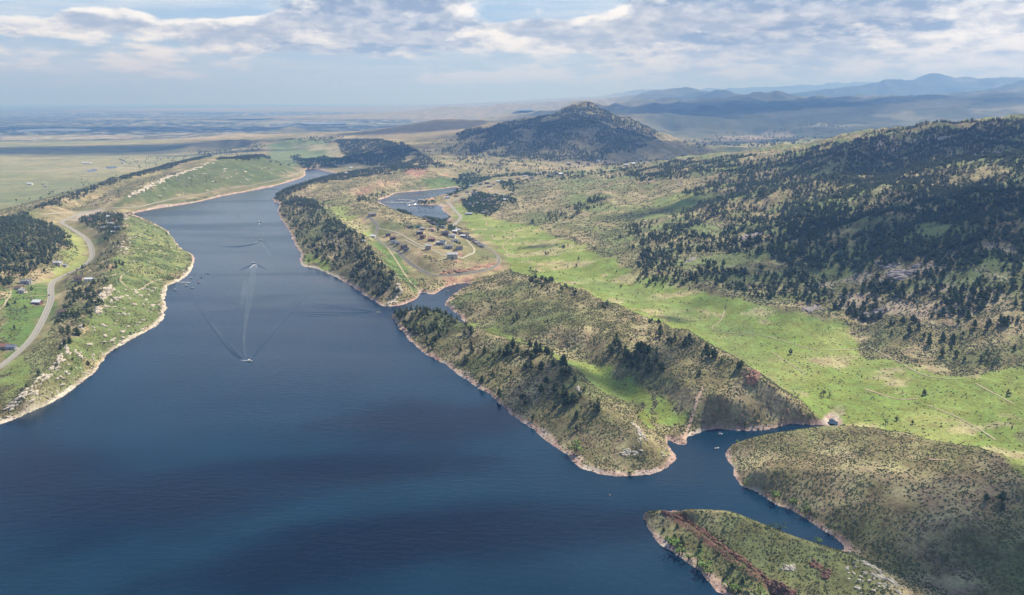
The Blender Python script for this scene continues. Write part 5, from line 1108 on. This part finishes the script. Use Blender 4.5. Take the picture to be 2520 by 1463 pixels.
for m, mat, l in ((left, M_TANR, 'pale stones strewn along the left shore'), (~left, M_REDR, 'pinkish stones strewn along the right hand shores')):
    o = merged('shore_rubble', SS[m], [(*rock_pts(300+s, .4), *zz) for s in range(5)], [mat, mat]); tag(o, l, 'stones')

# ------------------------------------------------------------------ boats, docks, wakes
M_HULL = simple_mat('white_gelcoat', (.78, .78, .76), .3, .04, 1., spec=.5); M_COV = simple_mat('canvas', (.10, .16, .30), .8); M_WOOD = simple_mat('dock_planks', (.52, .49, .44), .9); M_CUSH = simple_mat('seat_vinyl', (.55, .50, .42), .6); M_BUOY = simple_mat('orange_buoy', (.75, .35, .05), .5)
M_REDC = simple_mat('red_canvas', (.35, .06, .05), .8)
def hull_mesh(L, B, Hh, mat):
    st = [(-.5, .86, 0), (-.2, 1., 0), (.15, .95, .02), (.36, .62, .08), (.5, .04, .16)]; V = []
    for (x, b, up_) in st: V += [(x*L, -b*B/2, Hh+up_*Hh*2), (x*L, -b*B/2*.8, .12), (x*L, 0, -.3+up_), (x*L, b*B/2*.8, .12), (x*L, b*B/2, Hh+up_*Hh*2)]
    F = []; 
    for i in range(4):
        for k in range(4): a = i*5+k; F.append((a, a+1, a+6, a+5))
    F.append((0, 4, 3, 1)); F.append((1, 3, 2, 2))
    return mesh_data('hull', V, F, [mat])
def boat(pos, rz, L, label, group=None, cover=None, top=True, name='motor_boat', cat='boat'):
    root = empty(name, (pos[0], pos[1], .05), rz); part('hull', hull_mesh(L, L*.36, .55, M_HULL), root); B = L*.36
    V, F, MI = [], [], []; box(V, F, MI, -L*.46, L*.12, -B*.40, B*.40, .38, .44); box(V, F, MI, -L*.46, -L*.38, -B*.36, B*.36, .44, .8); box(V, F, MI, -L*.2, -L*.12, -B*.36, -B*.05, .44, .85); box(V, F, MI, -L*.2, -L*.12, B*.05, B*.36, .44, .85); quadobj('seat', V, F, [M_CUSH], root)
    V, F, MI = [], [], []; box(V, F, MI, L*.12, L*.44, -B*.22, B*.22, .50, .66); quadobj('deck', V, F, [M_HULL], root)
    V = [(L*.06, -B*.4, .6), (L*.06, B*.4, .6), (-L*.02, B*.36, 1.15), (-L*.02, -B*.36, 1.15), (L*.03, -B*.4, .6), (L*.03, B*.4, .6), (-L*.05, B*.36, 1.15), (-L*.05, -B*.36, 1.15)]
    quadobj('windshield', V, [(0, 1, 2, 3), (4, 7, 6, 5), (0, 3, 7, 4), (1, 5, 6, 2), (3, 2, 6, 7), (0, 4, 5, 1)], [M_GLASS], root)
    V, F, MI = [], [], []; box(V, F, MI, -L*.56, -L*.5, -.3, .3, -.2, .95); quadobj('engine', V, F, [cmat('engine', (.08, .08, .09))], root)
    if top:
        V, F, MI = [], [], []; box(V, F, MI, -L*.3, L*.05, -B*.4, B*.4, 1.9, 2.0)
        for xx in (-L*.28, L*.03):
            for yy in (-B*.38, B*.36): box(V, F, MI, xx, xx+.06, yy, yy+.06, .5, 1.9)
        quadobj('canopy', V, F, [cover or M_HULL], root)
    return tag(root, label, 'boat', group)
def WP(px, py): x, y = at_h(px, py, .1); return (float(x), float(y), 0)
def pontoon(pos, rz, L, label):
    root = empty('pontoon_boat', (pos[0], pos[1], .05), rz)
    for s in (-1, 1):
        V, F, MI = [], [], []; box(V, F, MI, -L*.5, L*.42, s*1.0-.3, s*1.0+.3, -.2, .38); k = len(V); V += [(L*.5, s*1., .3)]; F += [(k-7, k-5, k, k), (k-5, k-1, k, k), (k-1, k-3, k, k), (k-3, k-7, k, k)]; quadobj('float', V, F, [cmat('aluminium', (.6, .6, .6), .4)], root)
    V, F, MI = [], [], []; box(V, F, MI, -L*.48, L*.45, -1.3, 1.3, .381, .5); quadobj('deck', V, F, [M_HULL], root)
    V, F, MI = [], [], []
    for a in ((-L*.48, L*.45, -1.3, -1.25), (-L*.48, L*.45, 1.25, 1.3), (L*.42, L*.45, -1.249, 1.249)): box(V, F, MI, *a, .501, 1.2)
    quadobj('railing', V, F, [M_WHITE], root)
    V, F, MI = [], [], []; box(V, F, MI, -L*.4, L*.1, -1.25, 1.25, 2.4, 2.5)
    for xx in (-L*.38, L*.07):
        for yy in (-1.2, 1.14): box(V, F, MI, xx, xx+.07, yy, yy+.07, .501, 2.399)
    quadobj('canopy', V, F, [M_HULL], root); return tag(root, label, 'boat')
boat(WP(615,888), math.radians(-8), 7., 'white motor boat nearest the camera, drawing a wide wake', top=True)
boat(WP(625,647), math.radians(25), 8., 'white motor boat in mid lake turning with foam behind'); boat(WP(642,590), math.radians(10), 7.5, 'white motor boat farther up the lake with a curved wake')
pontoon(WP(638,546), math.radians(3), 11., 'white canopied pontoon boat farthest up the lake'); boat(WP(931,768), math.radians(-4), 6., 'small motor boat leaving the narrow inlet, long wake behind', top=False); boat(WP(587,530), .3, 5., 'tiny white boat left of the pontoon boat', top=False)
boat(WP(1773,1068), .1, 4.6, 'white boat near the back of the cove', cover=M_COV); boat(WP(1764,1103), .35, 5., 'white boat at the mouth of the cove', top=False); boat(WP(1042,720), .1, 5.5, 'small boat tied at the inlet corner', top=False); boat(WP(1101,716), .4, 5.5, 'small boat inside the narrow inlet', top=False)
for i, (px, py, l, cv) in enumerate([(471,684,'white boat upper of the pair off the jetty',None),(497,682,'blue covered boat farthest right off the jetty',M_COV),(490,695,'red covered boat beyond the end of the jetty',M_REDC),(460,703,'white boat just below the jetty',None),(473,708,'dark covered boat lowest below the jetty',M_COV),(512,672,'small dark boat alone right of the tan point',M_COV),(432,713,'small white boat close to the shore below the jetty',None)]): boat(WP(px, py), .1*i-.2, 5.6, l, None, cv, True)
for i, (px, py) in enumerate([(1033,478),(1051,480),(1061,477),(1063,473),(1068,475),(1078,474),(1079,478),(1098,476),(1014,480),(1022,483),(1045,484),(1090,471),(1031,512),(1041,507),(1046,515),(1055,509),(1060,511),(1064,513),(1036,519),(1030,523),(1052,521),(1070,526)]): boat(WP(px, py), .2*(i % 5)-.3, 7., 'small boat at anchor on the marina bay', 'boats at anchor on the marina bay', None if i % 3 else M_COV, i % 2 == 0)
def dock(P, w, label, hub=None):
    q = np.array([WP(*p)[:2] for p in P]); root = empty('floating_dock', (q[0, 0], q[0, 1], 0)); V, F, MI = [], [], []; L = np.hypot(*(q[1]-q[0])); root.rotation_euler = (0, 0, math.atan2(q[1, 1]-q[0, 1], q[1, 0]-q[0, 0]))
    box(V, F, MI, 0, L, -w/2, w/2, -.2, .5); quadobj('walkway', V, F, [M_WOOD], root); return tag(root, label, 'dock'), q, L
def dock_row(P, label, btxt, grp, step=4.4, both=True):
    o, q, L = dock(P, 3., label); u = (q[1]-q[0])/L; nrm = np.array([-u[1], u[0]]); V, F, MI = [], [], []; ang = math.atan2(nrm[1], nrm[0]); k = 0
    a = 2.
    while a < L-2:
        for s in ((-1, 1) if both else (1,)):
            if random.random() < .9:
                c = q[0]+u*a+nrm*s*6.2; src = PB[k % len(PB)]; b = copy_tree(src, (c[0], c[1], .05), ang+(math.pi if s > 0 else 0)+random.uniform(-.05, .05), random.uniform(.9, 1.15)); b['label'] = btxt; b['group'] = grp; k += 1
        F0 = len(V); box(V, F, MI, a+step/2-.3, a+step/2+.3, -9, -1.51, .0, .45); box(V, F, MI, a+step/2-.3, a+step/2+.3, 1.51, 9, .0, .45); a += step
    quadobj('finger_pier', V, F, [M_WOOD], o)
PB = [boat(WP(1012,497), 1.5, 7.5, 'white boat alone on the pontoon between the two long docks', cover=M_HULL), boat(WP(1024,501), 1.6, 7., 'blue covered boat at the shore end of the short dock', cover=M_COV), boat(WP(1040,496), .2, 7., 'bare white boat tied at the tip of the spit', top=False)]
bpy.context.view_layer.update()
for o in PB: index_kids(o)
dock_row([(976,490),(1019,493)], 'upper floating dock, packed with boats', 'white boat moored at the upper dock', 'boats moored at the upper dock')
dock_row([(944,497),(1004,499)], 'longest floating dock, lined with white boats', 'white boat moored at the longest dock', 'boats moored at the longest dock')
dock_row([(1001,506),(1034,502)], 'short lower floating dock with moored boats', 'white boat moored at the short lower dock', 'boats moored at the short lower dock')
dock_row([(1030,490),(1048,489)], 'little dock against the spit', 'white boat moored at the little dock by the spit', 'boats moored by the spit', both=False)
dock([(1004,499),(1020,493)], 2.5, 'narrow walkway joining the two long docks'); dock([(1015,496),(1034,496)], 2.5, 'narrow walkway from the docks to the spit'); dock([(440,694),(468,695)], 3., 'short jetty on the tan shore of the left peninsula')
x, y, _ = WP(1501,1217); V, F, tv, tf = [], [], [], []; bo = empty('buoy', (x, y, 0)); q, f = rock_pts(9, .6, .02); part('float', mesh_data('float', q*.45, f, [M_BUOY]), bo); V, F, MI = [], [], []; box(V, F, MI, -.05, .05, -.05, .05, .3, 1.1); quadobj('pole', V, F, [M_BUOY], bo); tag(bo, 'small orange buoy alone on the dark water off the point', 'buoy')
# wakes: low ridges of water and a pale trail of froth
mf, N = newmat('wake_froth'); g = N.n('ShaderNodeNewGeometry').outputs['Position']; k = N.ss(N.noise(g, .25, 4, .65), .42, .68, 0., .14); dfo = N.n('ShaderNodeBsdfDiffuse', i={'Color': (.55, .62, .66, 1)}); tr = N.n('ShaderNodeBsdfTransparent'); mx = N.n('ShaderNodeMixShader', i={0: k, 1: tr.outputs[0], 2: dfo.outputs[0]}); N.n('ShaderNodeOutputMaterial', i={'Surface': mx.outputs[0]})
mf2, N = newmat('white_foam'); g = N.n('ShaderNodeNewGeometry').outputs['Position']; k = N.ss(N.noise(g, .6, 4, .65), .38, .55, 0., .9); dfo = N.n('ShaderNodeBsdfDiffuse', i={'Color': (.75, .77, .78, 1)}); tr = N.n('ShaderNodeBsdfTransparent'); mx = N.n('ShaderNodeMixShader', i={0: k, 1: tr.outputs[0], 2: dfo.outputs[0]}); N.n('ShaderNodeOutputMaterial', i={'Surface': mx.outputs[0]})
WV, WF = [], []
def crest(P, w, hgt):
    """one water ridge along a line of frame points, fading at both ends"""
    q = seglen_resample(chaikin(np.array([WP(*p)[:2] for p in P]), 2, False), 3.); t = np.gradient(q, axis=0); t /= np.hypot(t[:, 0], t[:, 1])[:, None]+1e-9; n = len(q); s = np.linspace(0, 1, n); e = np.clip(np.minimum(s*12, (1-s)*2.2), 0, 1)
    k = np.array([-1, -.5, 0, .5, 1.]); pr = np.array([0, .55, 1, .55, 0]); X = q[:, None, 0]-t[:, None, 1]*k*w; Y = q[:, None, 1]+t[:, None, 0]*k*w; Z = -.02+(pr[None]*hgt*e[:, None])+.0*X
    off = sum(len(v) for v in WV); ix = np.arange(n*5).reshape(n, 5)+off; WV.append(np.stack([X, Y, Z], -1).reshape(-1, 3)); WF.append(np.stack([ix[:-1, :-1], ix[:-1, 1:], ix[1:, 1:], ix[1:, :-1]], -1).reshape(-1, 4))
for i in range(8):
    crest([(616+i*6, 884-i*10), (642+i*10, 856-i*13), (674+i*13, 813-i*14), (712+i*15, 763-i*15)], 1.5, .62-.05*i); crest([(605-i*7, 886-i*7), (578-i*9, 875-i*11), (552-i*10, 845-i*14), (528-i*10, 798-i*16)], 1.5, .62-.05*i)
    a = i*9.
    crest([(616+i*4.4, 884-i*8.5), (640+i*7, 858-i*11), (672+i*9.5, 815-i*12.5), (708+i*11, 765-i*13)], 1.2, .38*(1-i*.045)); crest([(605-i*5.2, 886-i*5.5), (578-i*6.4, 876-i*9.5), (552-i*7, 846-i*12.5), (530-i*7.5, 800-i*14)], 1.2, .38*(1-i*.045))
for i in range(3): crest([(928,768), (860,768+i*3.), (780,768+i*5.), (620,770+i*6.)], .9, .26); crest([(928,767), (860,762-i*3), (780,757-i*5.), (690,748-i*7)], .9, .26)
for i in range(2): crest([(622,649+i*2),(605,657+i*2),(580,667+i)], 2.2, .6); crest([(630,650+i*2),(648,656+i*2),(662,664+i*2)], 2.2, .5); crest([(640,592+i*2),(622,601+i),(585,606+i*2),(520,604+i*2)], 2.4, .6); crest([(646,592+i*2),(662,600+i*2),(664,606+i*2),(640,610+i)], 2.4, .5)
wk_ = mesh_obj('wake_water', np.vstack(WV), np.vstack(WF), [mw], smooth=True, kind='stuff'); tag(wk_, 'low ripples of water spreading behind the motor boats', 'wake')
def froth(P, w, mat, name='wake_foam'):
    q = seglen_resample(chaikin(np.array([WP(*p)[:2] for p in P]), 2, False), 4.); t = np.gradient(q, axis=0); t /= np.hypot(t[:, 0], t[:, 1])[:, None]+1e-9; n = len(q); ww = np.interp(np.linspace(0, 1, n), np.linspace(0, 1, len(w)), w)
    k = np.array([-.5, 0, .5]); X = q[:, None, 0]-t[:, None, 1]*k*ww[:, None]; Y = q[:, None, 1]+t[:, None, 0]*k*ww[:, None]; ix = np.arange(n*3).reshape(n, 3); Z = X*0+.03
    return mesh_obj(name, np.stack([X, Y, Z], -1).reshape(-1, 3), np.stack([ix[:-1, :-1], ix[:-1, 1:], ix[1:, 1:], ix[1:, :-1]], -1).reshape(-1, 4), [mat], kind='stuff')
froth([(612,887),(602,870),(600,830),(608,770),(618,700),(626,655)], [1, 4, 7, 10, 13, 8], mf); froth([(594,750),(600,720),(604,690)], [6, 9, 6], mf); froth([(645,597),(655,612),(664,625),(668,632)], [2, 5, 7, 5], mf)
froth([(611,887),(600,886),(592,885)], [1.5, 1.5, .4], mf2); froth([(626,650),(620,655),(612,660)], [3.5, 2.5, .5], mf2); froth([(630,650),(632,656)], [3, 1], mf2); froth([(641,592),(634,594),(626,596)], [3.5, 2.5, .5], mf2); froth([(638,548),(639,552)], [3, .5], mf2)
for t_, f_ in (('wake_foam', 0),): pass

# ------------------------------------------------------------------ cars on the winding road
def car(px, py, rz, c, label, grp=None):
    P = HP(px, py); z = HEIGHT(np.array([P[0]]), np.array([P[1]]))[0]+.45; root = empty('parked_car' if grp else 'car', (P[0], P[1], z), rz)
    V = [(x, y, zz) for (x, zz) in ((-2.2, .35), (-2.2, .95), (-1.6, 1.0), (1., .98), (2.1, .85), (2.2, .4)) for y in (-.9, .9)]; F = [(2*i, 2*i+2, 2*i+3, 2*i+1) for i in range(5)]+[(10, 0, 1, 11)]; V2 = [v for v in V]
    F += [(0, 10, 8, 2), (2, 8, 6, 4), (1, 3, 9, 11), (3, 5, 7, 9)]; quadobj('body', V, F, [cmat('car_paint', c, .35)], root)
    V = [(-1.7, -.8, 1.0), (-1.7, .8, 1.0), (-1.2, .68, 1.5), (-1.2, -.68, 1.5), (.9, -.8, 1.0), (.9, .8, 1.0), (.2, .68, 1.5), (.2, -.68, 1.5)]; quadobj('cabin', V, [(0, 3, 2, 1), (4, 5, 6, 7), (3, 7, 6, 2), (0, 4, 7, 3), (1, 2, 6, 5)], [M_GLASS], root)
    for sx in (-1.35, 1.35):
        for sy in (-.85, .85):
            n = 10; V = [(sx+.34*math.cos(6.283*i/n), sy+w_, .34+.34*math.sin(6.283*i/n)) for w_ in (-.1, .1) for i in range(n)]+[(sx, sy-.1, .34), (sx, sy+.1, .34)]; F = [(i, (i+1) % n, n+(i+1) % n, n+i) for i in range(n)]+[(2*n, (i+1) % n, i, i) for i in range(n)]+[(2*n+1, n+i, n+(i+1) % n, n+(i+1) % n) for i in range(n)]
            quadobj('wheel', V, F, [cmat('tyre', (.03, .03, .03))], root)
    return tag(root, label, 'car', grp)
car(208, 652, 2.2, (.05, .05, .06), 'dark car on the road just below its widest bend'); car(121, 700+52-25, 1.8, (.06, .07, .10), 'dark car on the straight below the road kink'); car(176, 568, -.9, (.3, .3, .32), 'grey car on the upper stretch of the winding road'); car(184, 573, -.9, (.5, .5, .5), 'pale car following the grey one'); car(167, 674, 2.3, (.25, .26, .28), 'grey car between the two bends')
for i in range(12): car(1141+i*1.9, 524+(i % 2)*3.5, .6, random.choice([(.6, .6, .6), (.1, .1, .12), (.35, .08, .06), (.12, .16, .3)]), 'car parked in the lot beside the marina road', 'cars parked beside the marina road')
